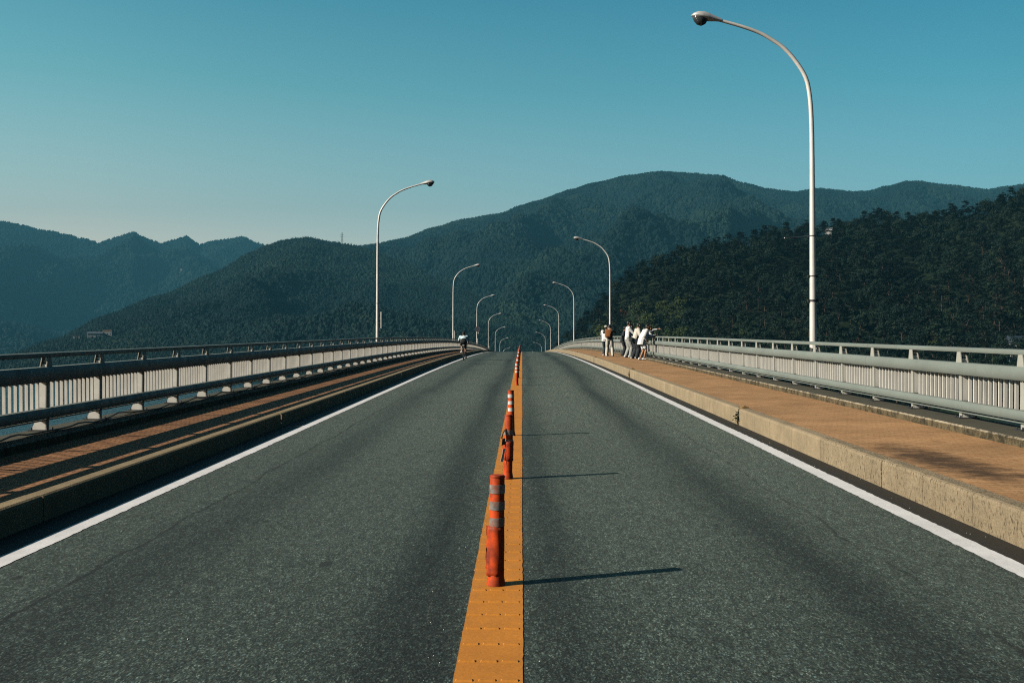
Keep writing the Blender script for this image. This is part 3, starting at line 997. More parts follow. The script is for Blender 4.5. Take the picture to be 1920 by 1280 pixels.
def blob_object(name, chains, mat, parent, voxel=0.012, extra=None, smooth_it=3):
    """chains: lists of (point, radius or (rx,ry,rz)); spheres strung densely along every chain, fused to one continuous skin"""
    b = MB()
    for ch in chains:
        if len(ch) == 1:
            b.ball(ch[0][0], ch[0][1], 12, 8); continue
        for i in range(len(ch) - 1):
            (p, r), (q, s) = ch[i], ch[i + 1]
            p, q = Vector(p), Vector(q)
            r3 = Vector((r, r, r)) if not isinstance(r, (tuple, list)) else Vector(r)
            s3 = Vector((s, s, s)) if not isinstance(s, (tuple, list)) else Vector(s)
            step = max(0.004, min(min(r3), min(s3)) * 0.45)
            n = max(1, int((q - p).length / step))
            for k in range(n + 1):
                t = k / n
                rr = r3.lerp(s3, t)
                b.ball(p.lerp(q, t), tuple(rr), 10, 7)
    me = bpy.data.meshes.new('tmp'); me.from_pydata(b.v, [], b.f)
    o = bpy.data.objects.new('tmp', me); COL.objects.link(o)
    m1 = o.modifiers.new('r', 'REMESH'); m1.mode = 'VOXEL'; m1.voxel_size = voxel
    if smooth_it:
        m2 = o.modifiers.new('s', 'SMOOTH'); m2.iterations = smooth_it; m2.factor = 0.5
    me2 = evalmesh(o, name)
    bpy.data.objects.remove(o); bpy.data.meshes.remove(me)
    me2.materials.clear(); me2.materials.append(mat)
    me2.polygons.foreach_set('use_smooth', [True] * len(me2.polygons))
    o2 = bpy.data.objects.new(name, me2)
    return link(o2, parent)


def ik(a, b, l1, l2, hint):
    a, b, hint = Vector(a), Vector(b), Vector(hint)
    d = b - a
    L = min(d.length, (l1 + l2) * 0.998)
    dn = d.normalized()
    b = a + dn * L
    x = (l1 * l1 - l2 * l2 + L * L) / (2 * L)
    h = math.sqrt(max(0, l1 * l1 - x * x))
    side = hint - dn * hint.dot(dn)
    if side.length < 1e-5: side = Vector((0, 0, 1))
    side.normalize()
    return a + dn * x + side * h, b


SKIN = simple('skin', (0.42, 0.22, 0.13), 0.55, var=0.06)
SKIN_TAN = simple('tanned_skin', (0.40, 0.19, 0.09), 0.55, var=0.06)
HAIR = simple('black_hair', (0.012, 0.011, 0.012), 0.5)
def cloth(name, c): return simple(name, c, 0.85, var=0.12, scale=14, bump=0.3)
C_WHITE = cloth('white_cotton', (0.78, 0.78, 0.78))
C_CREAM = cloth('cream_cotton', (0.58, 0.55, 0.48))
C_GREY = cloth('grey_cotton', (0.33, 0.34, 0.32))
C_DARK = cloth('dark_cotton', (0.016, 0.022, 0.028))
C_NAVY = cloth('navy_denim', (0.025, 0.045, 0.06))
C_TEAL = cloth('teal_grey_cotton', (0.13, 0.19, 0.21))
C_BROWN = cloth('brown_leather', (0.30, 0.11, 0.03))
C_SKY = cloth('light_blue_jersey', (0.60, 0.78, 0.83))
C_BLACK = cloth('black_lycra', (0.010, 0.012, 0.014))


def build_person(label, loc, yaw, scale=1.0, lean=0.0, head_turn=(0, 0), feet=((-0.10, 0.0), (0.10, 0.02)), hands=None, pelvis=None,
                 shirt=C_WHITE, sleeves='long', loose=0.02, hem=0.80, legs=C_GREY, leg_kind='long', leg_loose=0.025, shoes=C_WHITE,
                 hat=None, hair=True, skin=SKIN, ankles=None, toe_dir=0.0, elbow_hint=((-0.6, -0.6, -0.4), (0.6, -0.6, -0.4)), vest=None, group='pedestrians on the pavement'):
    root = empty('person', loc, yaw)
    root.scale = (scale,) * 3
    tag(root, label, 'person', group)
    P0 = Vector(pelvis) if pelvis else Vector((0, 0, 0.93))
    rot = Matrix.Rotation(-lean, 3, 'X')
    def T(x, y, z): return P0 + rot @ Vector((x, y, z - 0.93))
    waist, chest, neckb = T(0, 0.01, 1.08), T(0, 0.01, 1.28), T(0, -0.01, 1.43)
    neckt = neckb + (rot @ Vector((0, 0.02, 0.08)))
    hd = neckt + Matrix.Rotation(-head_turn[1], 3, 'X') @ (rot @ Vector((0, 0.02, 0.10)))
    sh = [T(-0.185, 0, 1.385), T(0.185, 0, 1.385)]
    hp = [P0 + Vector((-0.095, 0, -0.03)), P0 + Vector((0.095, 0, -0.03))]
    if hands is None: hands = (T(-0.25, 0.06, 0.86), T(0.25, 0.06, 0.86))
    A, E, H = [], [], []
    for i in (0, 1):
        e, w_ = ik(sh[i], hands[i], 0.29, 0.255, elbow_hint[i])
        E.append(e); H.append(w_)
    if ankles is None: ankles = [(feet[0][0], feet[0][1], 0.085), (feet[1][0], feet[1][1], 0.085)]
    K = []; AN = []
    for i in (0, 1):
        k_, a_ = ik(hp[i], ankles[i], 0.44, 0.42, (0, 1, 0.1))
        K.append(k_); AN.append(a_)
    # body: one continuous skin
    ch = []
    ch.append([(P0, (0.155, 0.105, 0.10)), (waist, (0.13, 0.09, 0.09)), (chest, (0.16, 0.105, 0.11)), (neckb + (rot @ Vector((0, 0, -0.05))), (0.11, 0.075, 0.06))])
    ch.append([(neckb, 0.058), (neckt, 0.053), (hd - Vector((0, 0, 0.04)), 0.06)])
    tz = Matrix.Rotation(head_turn[0], 3, 'Z')
    def Hd(x, y, z): return hd + tz @ Vector((x, y, z))
    ch.append([(Hd(0, -0.015, 0.03), (0.078, 0.092, 0.088)), (Hd(0, 0.02, -0.02), (0.068, 0.072, 0.085)), (Hd(0, 0.04, -0.075), (0.045, 0.045, 0.035))])
    ch.append([(Hd(0, 0.093, -0.005), 0.010), (Hd(0, 0.11, -0.03), 0.014)])      # nose
    ch.append([(Hd(-0.022, 0.082, -0.062), 0.009), (Hd(0.022, 0.082, -0.062), 0.009)])  # mouth
    for sx in (-1, 1):
        ch.append([(Hd(sx * 0.08, -0.01, 0.015), (0.010, 0.022, 0.02)), (Hd(sx * 0.08, -0.005, -0.025), (0.009, 0.014, 0.014))])  # ears
        ch.append([(Hd(sx * 0.032, 0.075, 0.018), 0.012)])                                            # brows / eyes
    for i in (0, 1):
        ch.append([(chest.lerp(sh[i], 0.5), 0.07), (sh[i], 0.062), (sh[i].lerp(E[i], 0.4), 0.05), (E[i], 0.040), (E[i].lerp(H[i], 0.35), 0.042), (H[i], 0.028)])
        # hand: palm, four fingers and a thumb
        d = (H[i] - E[i]).normalized()
        inn = Vector((1, 0, 0)) if i == 0 else Vector((-1, 0, 0))
        side = d.cross(inn)
        if side.length < 0.1: side = d.cross(Vector((0, 0, 1)))
        side.normalize()
        nrm = side.cross(d).normalized()
        palm = H[i] + d * 0.085
        ch.append([(H[i], 0.026), (H[i] + d * 0.04 + side * 0.012, 0.024), (palm + side * 0.018, 0.020)])
        ch.append([(H[i] + d * 0.03 - side * 0.012, 0.022), (palm - side * 0.022, 0.019)])
        for fi, (off, ln) in enumerate(((0.033, 0.07), (0.011, 0.08), (-0.011, 0.074), (-0.033, 0.058))):
            p0 = palm + side * off
            p1 = p0 + d * ln * 0.5 + nrm * 0.012 * (1 if i == 0 else -1)
            p2 = p1 + (d * 0.75 + nrm * (0.65 if i == 0 else -0.65)) * ln * 0.5
            ch.append([(p0, 0.0105), (p1, 0.0095), (p2, 0.008)])
        t0 = H[i] + d * 0.035 + side * 0.03
        ch.append([(t0, 0.013), (t0 + d * 0.035 + side * 0.028, 0.011), (t0 + d * 0.07 + side * 0.03, 0.009)])
        ch.append([(hp[i], 0.098), (hp[i].lerp(K[i], 0.45), 0.078), (K[i], 0.055), (K[i].lerp(AN[i], 0.3), 0.056), (K[i].lerp(AN[i], 0.75), 0.040), (AN[i], 0.036)])
        fd = Vector((math.sin(toe_dir) + (-0.15 if i == 0 else 0.15), math.cos(toe_dir), 0)).normalized()
        foot = AN[i] + Vector((0, 0, -0.045))
        ch.append([(foot - fd * 0.04, (0.035, 0.035, 0.033)), (foot + fd * 0.07, (0.04, 0.04, 0.028)), (foot + fd * 0.15, (0.042, 0.042, 0.022))])
    blob_object('body', ch, skin, root, 0.0075, smooth_it=2)
    # shirt
    if shirt:
        L = loose
        hv = T(0, 0, hem)
        if hem < 0.93: hv = Vector((hv.x, hv.y * 0.5, hv.z))
        sc = [[(hv, (0.165 + L, 0.118 + L, 0.03)), (P0 + Vector((0, 0, 0.02)), (0.165 + L, 0.115 + L, 0.07)), (waist, (0.145 + L * 1.6, 0.103 + L * 1.4, 0.09)), (chest, (0.172 + L, 0.117 + L, 0.115)), (neckb + (rot @ Vector((0, 0, -0.05))), (0.12, 0.086, 0.062))]]
        for i in (0, 1):
            end = {'long': 1.0, 'half': 0.1, 'none': -1}[sleeves]
            if end < 0: continue
            c_ = [(chest.lerp(sh[i], 0.5), 0.082), (sh[i], 0.074 + L * 0.5), (sh[i].lerp(E[i], 0.5), 0.062 + L * 0.8)]
            if end >= 1: c_ += [(E[i], 0.054 + L * 0.9), (E[i].lerp(H[i], 0.9), 0.040 + L * 0.4)]
            else: c_ += [(sh[i].lerp(E[i], 0.85), 0.058 + L * 0.8)]
            sc.append(c_)
        blob_object('shirt', sc, shirt, root, 0.012, smooth_it=4)
    if vest:
        vc = [[(P0 + Vector((0, 0, 0.06)), (0.185 + loose, 0.135 + loose, 0.05)), (waist, (0.165 + loose, 0.122 + loose, 0.09)), (chest, (0.188 + loose, 0.135 + loose, 0.11)), (neckb + (rot @ Vector((0, 0, -0.07))), (0.14, 0.10, 0.05))]]
        blob_object('vest', vc, vest, root, 0.012, smooth_it=4)
    if legs:
        L = leg_loose
        tc = [[(P0 + Vector((0, 0, 0.06)), (0.16, 0.112, 0.05)), (P0 + Vector((0, 0, -0.04)), (0.175, 0.122, 0.07))]]
        for i in (0, 1):
            c_ = [(hp[i], 0.108), (hp[i].lerp(K[i], 0.5), 0.084 + L)]
            if leg_kind == 'long': c_ += [(K[i], 0.062 + L), (K[i].lerp(AN[i], 0.45), 0.060 + L), (K[i].lerp(AN[i], 0.97), 0.048 + L)]
            else: c_ += [(hp[i].lerp(K[i], 0.75), 0.075 + L)]
            tc.append(c_)
        blob_object('trousers' if leg_kind == 'long' else 'shorts', tc, legs, root, 0.012, smooth_it=3)
    for i in (0, 1):
        fd = Vector((math.sin(toe_dir) + (-0.15 if i == 0 else 0.15), math.cos(toe_dir), 0)).normalized()
        foot = AN[i] + Vector((0, 0, -0.042))
        blob_object('shoe', [[(foot - fd * 0.06 + Vector((0, 0, 0.012)), (0.045, 0.045, 0.05)), (foot + fd * 0.06, (0.050, 0.050, 0.040)), (foot + fd * 0.17 + Vector((0, 0, -0.006)), (0.045, 0.045, 0.033))]], shoes, root, 0.012)
    if hair:
        hc = [[(Hd(0, -0.035, 0.042), (0.085, 0.088, 0.086)), (Hd(0, 0.015, 0.085), (0.072, 0.06, 0.042))], [(Hd(0, -0.065, 0.0), (0.082, 0.055, 0.07)), (Hd(0, -0.06, -0.05), (0.06, 0.04, 0.05))]]
        blob_object('hair', hc, HAIR, root, 0.012)
    if hat:
        hc = [[(Hd(0, -0.01, 0.075), (0.100, 0.108, 0.065)), (Hd(0, -0.01, 0.055), (0.103, 0.112, 0.03))], [(Hd(0, 0.02, 0.055), (0.15, 0.16, 0.013))]]
        blob_object('hat', hc, hat, root, 0.012)
    HEADS[root.name] = hd
    return root


HEADS = {}
def pav(x, y, plinth=False):
    return (x, y, Z(y) + HR - 0.006 + (0.106 if plinth else 0.0))


# pair nearer the kerb
pA = build_person('person in cream trousers and dark top seen from behind, brown backpack on the back', pav(4.70, 53.6), R(-8), 1.0, lean=R(6), head_turn=(0, R(18)),
                  feet=((-0.16, 0.0), (0.17, 0.03)), hands=(Vector((-0.12, 0.40, 1.42)), Vector((0.10, 0.42, 1.43))), shirt=C_DARK, sleeves='long', hem=0.90, legs=C_CREAM, leg_loose=0.03)
pB = build_person('person in white jacket and pale sun hat beside the brown backpack', pav(4.56, 54.7), R(-25), 0.97, lean=R(10), hat=C_CREAM,
                  hands=(Vector((-0.1, 0.38, 1.36)), Vector((0.12, 0.36, 1.36))), shirt=C_WHITE, loose=0.05, hem=0.84, legs=C_NAVY)
# group by the railing, facing it
pC = build_person('tall person in white long sleeves and loose grey trousers looking over the railing', pav(5.36, 50.6), R(-82), 1.08, lean=R(4), feet=((-0.12, -0.06), (0.12, 0.10)),
                  hands=(Vector((-0.16, 0.42, 1.0)), Vector((0.20, 0.40, 0.98))), legs=C_GREY, leg_loose=0.035, hem=0.84, vest=None)
pD = build_person('person in teal grey top reaching an arm forward, between white shirts', pav(5.52, 52.0), R(-85), 1.0, lean=R(14), hands=(Vector((-0.2, 0.55, 1.02)), Vector((0.2, 0.55, 1.05))),
                  shirt=C_TEAL, legs=C_NAVY, hem=0.86)
pE = build_person('person in pale shirt and wide navy trousers leaning towards the railing', pav(5.46, 48.2), R(-78), 1.02, lean=R(16), feet=((-0.14, -0.08), (0.14, 0.04)),
                  hands=(Vector((-0.22, 0.35, 0.92)), Vector((0.24, 0.36, 0.95))), shirt=C_CREAM, loose=0.035, hem=0.82, legs=C_DARK, leg_loose=0.05)
pF = build_person('person in oversized white shirt with bare tanned legs and white sneakers at the railing', pav(5.50, 45.7), R(-80), 0.98, lean=R(22), feet=((-0.12, -0.06), (0.10, 0.06)),
                  hands=(Vector((-0.15, 0.55, 1.12)), Vector((0.25, 0.15, 0.95))), shirt=C_WHITE, loose=0.075, hem=0.72, legs=C_WHITE, leg_kind='short', leg_loose=0.02, skin=SKIN_TAN)
pG = build_person('person leaning out over the railing with one white sleeved arm stretched forward', pav(5.62, 46.7), R(-84), 0.98, lean=R(34), feet=((-0.10, -0.06), (0.10, -0.02)),
                  hands=(Vector((-0.18, 1.00, 1.50)), Vector((0.18, 0.60, 1.15))), shirt=C_WHITE, loose=0.03, legs=C_DARK)
pH = build_person('dark clothed person half hidden behind the tall one in white sleeves', pav(5.50, 54.6), R(-95), 0.95, lean=R(12), shirt=C_DARK, legs=C_DARK, shoes=C_DARK)


def bag(name, label, cat, loc, rz, dims, mat, strap=True):
    r = empty(name, loc, rz); tag(r, label, cat)
    w_, d_, h_ = dims
    b = MB(); b.box(-w_ / 2, w_ / 2, -d_ / 2, d_ / 2, 0, h_); b.build('bag_body', mat, r, smooth=True, bevel=min(dims) * 0.3)
    b = MB(); b.box(-w_ * 0.36, w_ * 0.36, -d_ / 2 - d_ * 0.30, -d_ / 2 - 0.002, h_ * 0.08, h_ * 0.5); b.build('pocket', mat, r, smooth=True, bevel=min(dims) * 0.12)
    if strap:
        for sx in (-1, 1):
            b = MB(); b.tube([(sx * w_ * 0.3, d_ / 2, h_ * 0.92), (sx * w_ * 0.33, d_ / 2 + 0.10, h_ * 1.08), (sx * w_ * 0.35, d_ / 2 + 0.22, h_ * 0.95)], 0.016, 8); b.build('strap', mat, r)
    return r


za = pA.location
bag('backpack', 'brown leather backpack worn by the person in cream trousers', 'backpack', (za.x - 0.10, za.y - 0.24, za.z + 1.02), R(-8), (0.32, 0.15, 0.42), C_BROWN)
zc = pE.location
bag('shoulder_bag', 'small black shoulder bag hanging between two people at the railing', 'bag', (zc.x - 0.18, zc.y - 0.12, zc.z + 0.82), R(-70), (0.26, 0.11, 0.20), C_BLACK, strap=False)
zb = pB.location
bag('tote_bag', 'white cloth tote bag hanging beside the person in pale hat', 'bag', (zb.x - 0.02, zb.y - 0.30, zb.z + 0.86), R(-20), (0.30, 0.10, 0.30), C_WHITE, strap=False)

# ------------------------------------------------------------------ cyclist and bicycle
CX, CY = -3.27, 55.4
bk = empty('bicycle', (CX, CY, Z(CY)), 0); bk.rotation_euler = (math.atan(SLOPE), 0, R(1.5))
tag(bk, 'black racing bicycle ridden along the white edge line', 'bicycle')


def ring(R_, r_, c, N=40, n=8):
    b = MB(); vs, fs = [], []
    for i in range(N):
        th = 2 * PI * i / N
        for k in range(n):
            ph = 2 * PI * k / n
            q = R_ + r_ * math.cos(ph)
            vs.append((c[0] + r_ * math.sin(ph), c[1] + q * math.cos(th), c[2] + q * math.sin(th)))
    for i in range(N):
        for k in range(n):
            a0, a1 = i * n, ((i + 1) % N) * n
            fs.append((a0 + k, a1 + k, a1 + (k + 1) % n, a0 + (k + 1) % n))
    return b.add(vs, fs)


for yc in (0.0, 0.99):
    wh = empty('wheel', (0, yc, 0.337)); wh.parent = bk
    ring(0.325, 0.013, (0, 0, 0)).build('tyre', M['black'], wh, smooth=True)
    ring(0.305, 0.010, (0, 0, 0)).build('rim', M['band'], wh, smooth=True)
    b = MB()
    for q in range(20):
        th = 2 * PI * q / 20
        b.tube([(0.02 if q % 2 else -0.02, 0, 0), (0, 0.3 * math.cos(th), 0.3 * math.sin(th))], 0.0013, 4)
    b.tube([(-0.05, 0, 0), (0.05, 0, 0)], 0.02, 8)
    b.build('spokes', M['band'], wh)
b = MB()
BB, ST, HT, HB, RA, FA = (0, 0.41, 0.27), (0, 0.26, 0.80), (0, 0.86, 0.86), (0, 0.885, 0.74), 0.337, (0, 0.99, 0.337)
b.tube([BB, ST], 0.016, 8); b.tube([ST, HT], 0.014, 8); b.tube([BB, HB], 0.018, 8); b.tube([HT, HB], 0.018, 8)
for sx in (-1, 1):
    b.tube([(0.02 * sx, BB[1], BB[2]), (0.06 * sx, 0, RA)], 0.009, 6)
    b.tube([(0.015 * sx, ST[1], ST[2] - 0.02), (0.06 * sx, 0, RA)], 0.008, 6)
b.build('frame', M['black'], bk, smooth=True)
b = MB()
for sx in (-1, 1): b.tube([(0.03 * sx, 0.89, 0.73), (0.05 * sx, 0.93, 0.6), (0.055 * sx, 0.99, RA)], 0.010, 6)
b.build('fork', M['black'], bk)
b = MB(); b.tube([ST, (0, 0.22, 0.94)], 0.013, 8); b.build('seat_post', M['band'], bk)
b = MB(); b.ball((0, 0.17, 0.965), (0.072, 0.11, 0.022)); b.ball((0, 0.27, 0.965), (0.03, 0.12, 0.018)); b.build('saddle', M['black'], bk, smooth=True)
b = MB(); b.box(-0.05, 0.05, 0.06, 0.085, 0.84, 0.885); b.build('tail_light', M['tape_white'], bk, bevel=0.006)
b = MB()
b.tube([(0, 0.86, 0.9), (0, 0.96, 0.94)], 0.015, 8)
b.tube([(-0.21, 0.97, 0.94), (0.21, 0.97, 0.94)], 0.014, 8)
for sx in (-1, 1): b.tube([(0.21 * sx, 0.97, 0.94), (0.21 * sx, 1.06, 0.93), (0.21 * sx, 1.08, 0.87), (0.21 * sx, 1.03, 0.81), (0.21 * sx, 0.93, 0.80)], 0.014, 8)
b.build('handlebar', M['black'], bk, smooth=True)
b = MB(); ring(0.09, 0.006, (0.045, 0.41, 0.27), 24, 6)
b = ring(0.09, 0.008, (0.05, 0.41, 0.27), 24, 6)
b.tube([(0.07, 0.41, 0.27), (0.08, 0.47, 0.115)], 0.009, 6); b.tube([(-0.07, 0.41, 0.27), (-0.08, 0.35, 0.425)], 0.009, 6); b.tube([(-0.075, 0.41, 0.27), (0.075, 0.41, 0.27)], 0.015, 8)
b.build('crankset', M['steel'], bk)
for p_ in ((0.12, 0.47, 0.115), (-0.12, 0.35, 0.425)):
    b = MB(); b.box(p_[0] - 0.045, p_[0] + 0.045, p_[1] - 0.04, p_[1] + 0.04, p_[2] - 0.01, p_[2] + 0.01); b.build('pedal', M['black'], bk)
rider = build_person('cyclist in light blue and white jersey with black shorts, seen from behind', (CX, CY, Z(CY)), R(1.5), 1.0, lean=R(52), head_turn=(0, R(-42)), pelvis=(0, 0.20, 1.06),
                     hands=(Vector((-0.22, 0.97, 1.03)), Vector((0.22, 0.97, 1.03))), ankles=[(-0.12, 0.31, 0.53), (0.12, 0.43, 0.22)],
                     shirt=C_SKY, sleeves='half', loose=0.012, hem=1.0, legs=C_BLACK, leg_kind='short', leg_loose=0.004, shoes=C_WHITE, hair=False,
                     elbow_hint=((-0.8, -0.1, -0.5), (0.8, -0.1, -0.5)), group='cyclist')
# black lower back of the bib shorts and helmet as pieces of clothing
blob_object('bib', [[((0, 0.17, 1.05), (0.17, 0.12, 0.10)), ((0, 0.28, 1.17), (0.158, 0.112, 0.09))]], C_BLACK, rider)
hdp = None
b = MB()
h_ = HEADS[rider.name]
blob_object('helmet', [[(h_ + Vector((0, -0.045, 0.055)), (0.104, 0.125, 0.090)), (h_ + Vector((0, 0.05, 0.085)), (0.092, 0.08, 0.06))], [(h_ + Vector((0, -0.08, -0.01)), (0.085, 0.06, 0.06))]], C_BLACK, rider)

# ------------------------------------------------------------------ hills and forests
def fbm(x, y, s, o=5):
    return mnoise.fractal(Vector((x, y, s)), 1.0, 2.0, o)


def ridged(x, y, s):
    v, a, t = 0.0, 1.0, 0.0
    for k in range(4):
        v += a * (1 - abs(mnoise.noise(Vector((x, y, s + 9 * k))) * 2)); t += a
        x *= 2.03; y *= 2.03; a *= 0.5
    return v / t


def interp(pts, u):
    if u <= pts[0][0]: return pts[0][1]
    for (a, b_), (c, d) in zip(pts, pts[1:]):
        if u <= c:
            t = (u - a) / (c - a)
            t = t * t * (3 - 2 * t) * 0.5 + t * 0.5
            return b_ + (d - b_) * t
    return pts[-1][1]


class Hill:
    def __init__(self, name, sky, u0, u1, nu, base, ridge, nt_, tmax, canopy, amp, lam, p, seed, zbase=WATER - 3):
        self.sky, self.u0, self.u1, self.base, self.ridge = sky, u0, u1, base, ridge
        self.nu, self.nt, self.tmax, self.canopy, self.amp, self.lam, self.p, self.seed, self.zb = nu, nt_, tmax, canopy, amp, lam, p, seed, zbase
        self.grid = np.zeros((nu + 1, nt_ + 1, 3))
        for i in range(nu + 1):
            u = u0 + (u1 - u0) * i / nu
            for j in range(nt_ + 1):
                self.grid[i, j] = self.point(u, tmax * j / nt_)
        b = MB()
        m = nt_ + 1
        b.v = [tuple(q) for q in self.grid.reshape(-1, 3)]
        for i in range(nu):
            for j in range(nt_):
                b.f.append((i * m + j, (i + 1) * m + j, (i + 1) * m + j + 1, i * m + j + 1)); b.mi.append(0)
        self.ob = tag(b.build(name, M['soil'], smooth=True, fix=False), kind='structure')

    def point(self, u, t):
        db, dr = interp(self.base, u), interp(self.ridge, u)
        dep = db + (dr - db) * t
        X = dep * (u - VX) / F
        zr = EYE + dr * (HZ - interp(self.sky, u)) / F - self.canopy
        zb = self.zb
        H = zr - zb
        if t <= 1:
            s = t ** self.p
            # keep the ridge the skyline: stay below the line of sight to it
            z = zb + H * s
            e = 4 * t * (1 - t)
            k = ridged(X / self.lam, dep / self.lam * 0.55, self.seed)       # 0..1
            z += H * self.amp * e * (k - 0.62)
            z += H * 0.03 * e * fbm(X / self.lam * 4, dep / self.lam * 4, self.seed + 3)
        else:
            z = zr - H * 0.9 * (t - 1) ** 1.3
        return (X, dep, z)

    def sample(self, u, t):
        fi = (u - self.u0) / (self.u1 - self.u0) * self.nu; fj = t / self.tmax * self.nt
        i = min(self.nu - 1, max(0, int(fi))); j = min(self.nt - 1, max(0, int(fj)))
        a, c = fi - i, fj - j
        g = self.grid
        return (g[i, j] * (1 - a) * (1 - c) + g[i + 1, j] * a * (1 - c) + g[i, j + 1] * (1 - a) * c + g[i + 1, j + 1] * a * c)

    def on(self, u, v):
        """point of the slope seen at photo pixel (u, v)"""
        best = None
        for j in range(400):
            t = j / 400
            p = self.sample(u, t)
            y = HZ - (p[2] - EYE) / p[1] * F
            if best is None or abs(y - v) < best[0]: best = (abs(y - v), p)
        return best[1]

    def sample_many(self, u, t):
        fi = (u - self.u0) / (self.u1 - self.u0) * self.nu; fj = t / self.tmax * self.nt
        i = np.clip(fi.astype(int), 0, self.nu - 1); j = np.clip(fj.astype(int), 0, self.nt - 1)
        a, c = (fi - i)[:, None], (fj - j)[:, None]
        g = self.grid
        return g[i, j] * (1 - a) * (1 - c) + g[i + 1, j] * a * (1 - c) + g[i, j + 1] * (1 - a) * c + g[i + 1, j + 1] * a * c

    def scatter(self, n, tmin=0.0, tmx=1.06, seed=1):
        r = np.random.default_rng(seed)
        dmax = max(q[1] for q in self.ridge)
        u = r.uniform(self.u0, self.u1, n * 4); t = r.uniform(tmin, tmx, n * 4)
        p = self.sample_many(u, t)
        ok = (r.uniform(0, 1, n * 4) < p[:, 1] / dmax) & (p[:, 2] > WATER + 0.8)
        return p[ok][:n]


skyA = [(-500, 395), (-200, 430), (0, 414), (30, 420), (70, 430), (110, 437), (150, 446), (182, 455), (215, 444), (246, 435), (278, 449), (300, 456), (322, 449), (346, 442), (372, 458), (400, 451), (425, 448), (452, 444), (480, 455), (540, 480), (700, 560), (800, 600)]
skyB = [(-300, 720), (0, 672), (100, 640), (200, 592), (300, 556), (400, 514), (470, 474), (500, 460), (530, 450), (575, 445), (625, 456), (660, 462), (690, 470), (760, 496), (850, 540), (950, 585), (1080, 630), (1300, 690)]
skyC = [(500, 520), (600, 478), (690, 462), (760, 449), (810, 431), (870, 414), (930, 402), (1000, 380), (1060, 361), (1120, 345), (1180, 330), (1240, 322), (1300, 327), (1345, 331), (1400, 346), (1440, 356), (1490, 361), (1530, 354), (1560, 357), (1600, 362), (1630, 362), (1660, 356), (1700, 342), (1725, 340), (1760, 347), (1800, 352), (1850, 358), (1890, 352), (1960, 340), (2100, 330), (2400, 380)]
skyD = [(1020, 690), (1060, 630), (1090, 598), (1130, 556), (1170, 513), (1200, 490), (1240, 474), (1280, 462), (1330, 446), (1400, 436), (1450, 426), (1500, 419), (1540, 416), (1580, 406), (1620, 398), (1650, 393), (1690, 396), (1730, 399), (1760, 393), (1800, 386), (1840, 380), (1870, 362), (1910, 352), (1960, 345), (2100, 320), (2400, 300), (2800, 330)]
hillA = Hill('hills', skyA, -500, 800, 200, [(-500, 1700), (800, 2300)], [(-500, 4000), (800, 4600)], 90, 1.25, 5, 0.55, 700, 1.15, 11.3)
hillC = Hill('hills', skyC, 480, 2400, 260, [(480, 1000), (1100, 900), (2400, 900)], [(480, 2700), (1240, 3000), (2400, 3300)], 110, 1.2, 4, 0.50, 620, 1.25, 4.1)
hillB = Hill('hills', skyB, -300, 1300, 200, [(-300, 620), (300, 720), (1300, 620)], [(-300, 1100), (100, 1200), (575, 1900), (1300, 1000)], 90, 1.25, 3, 0.42, 380, 1.2, 27.7)
hillD = Hill('hills', skyD, 1020, 2600, 170, [(1020, 430), (1200, 330), (1500, 270), (2600, 210)], [(1020, 455), (1200, 500), (1600, 540), (2000, 480), (2600, 400)], 70, 1.5, 8.5, 0.16, 110, 1.1, 42.2)


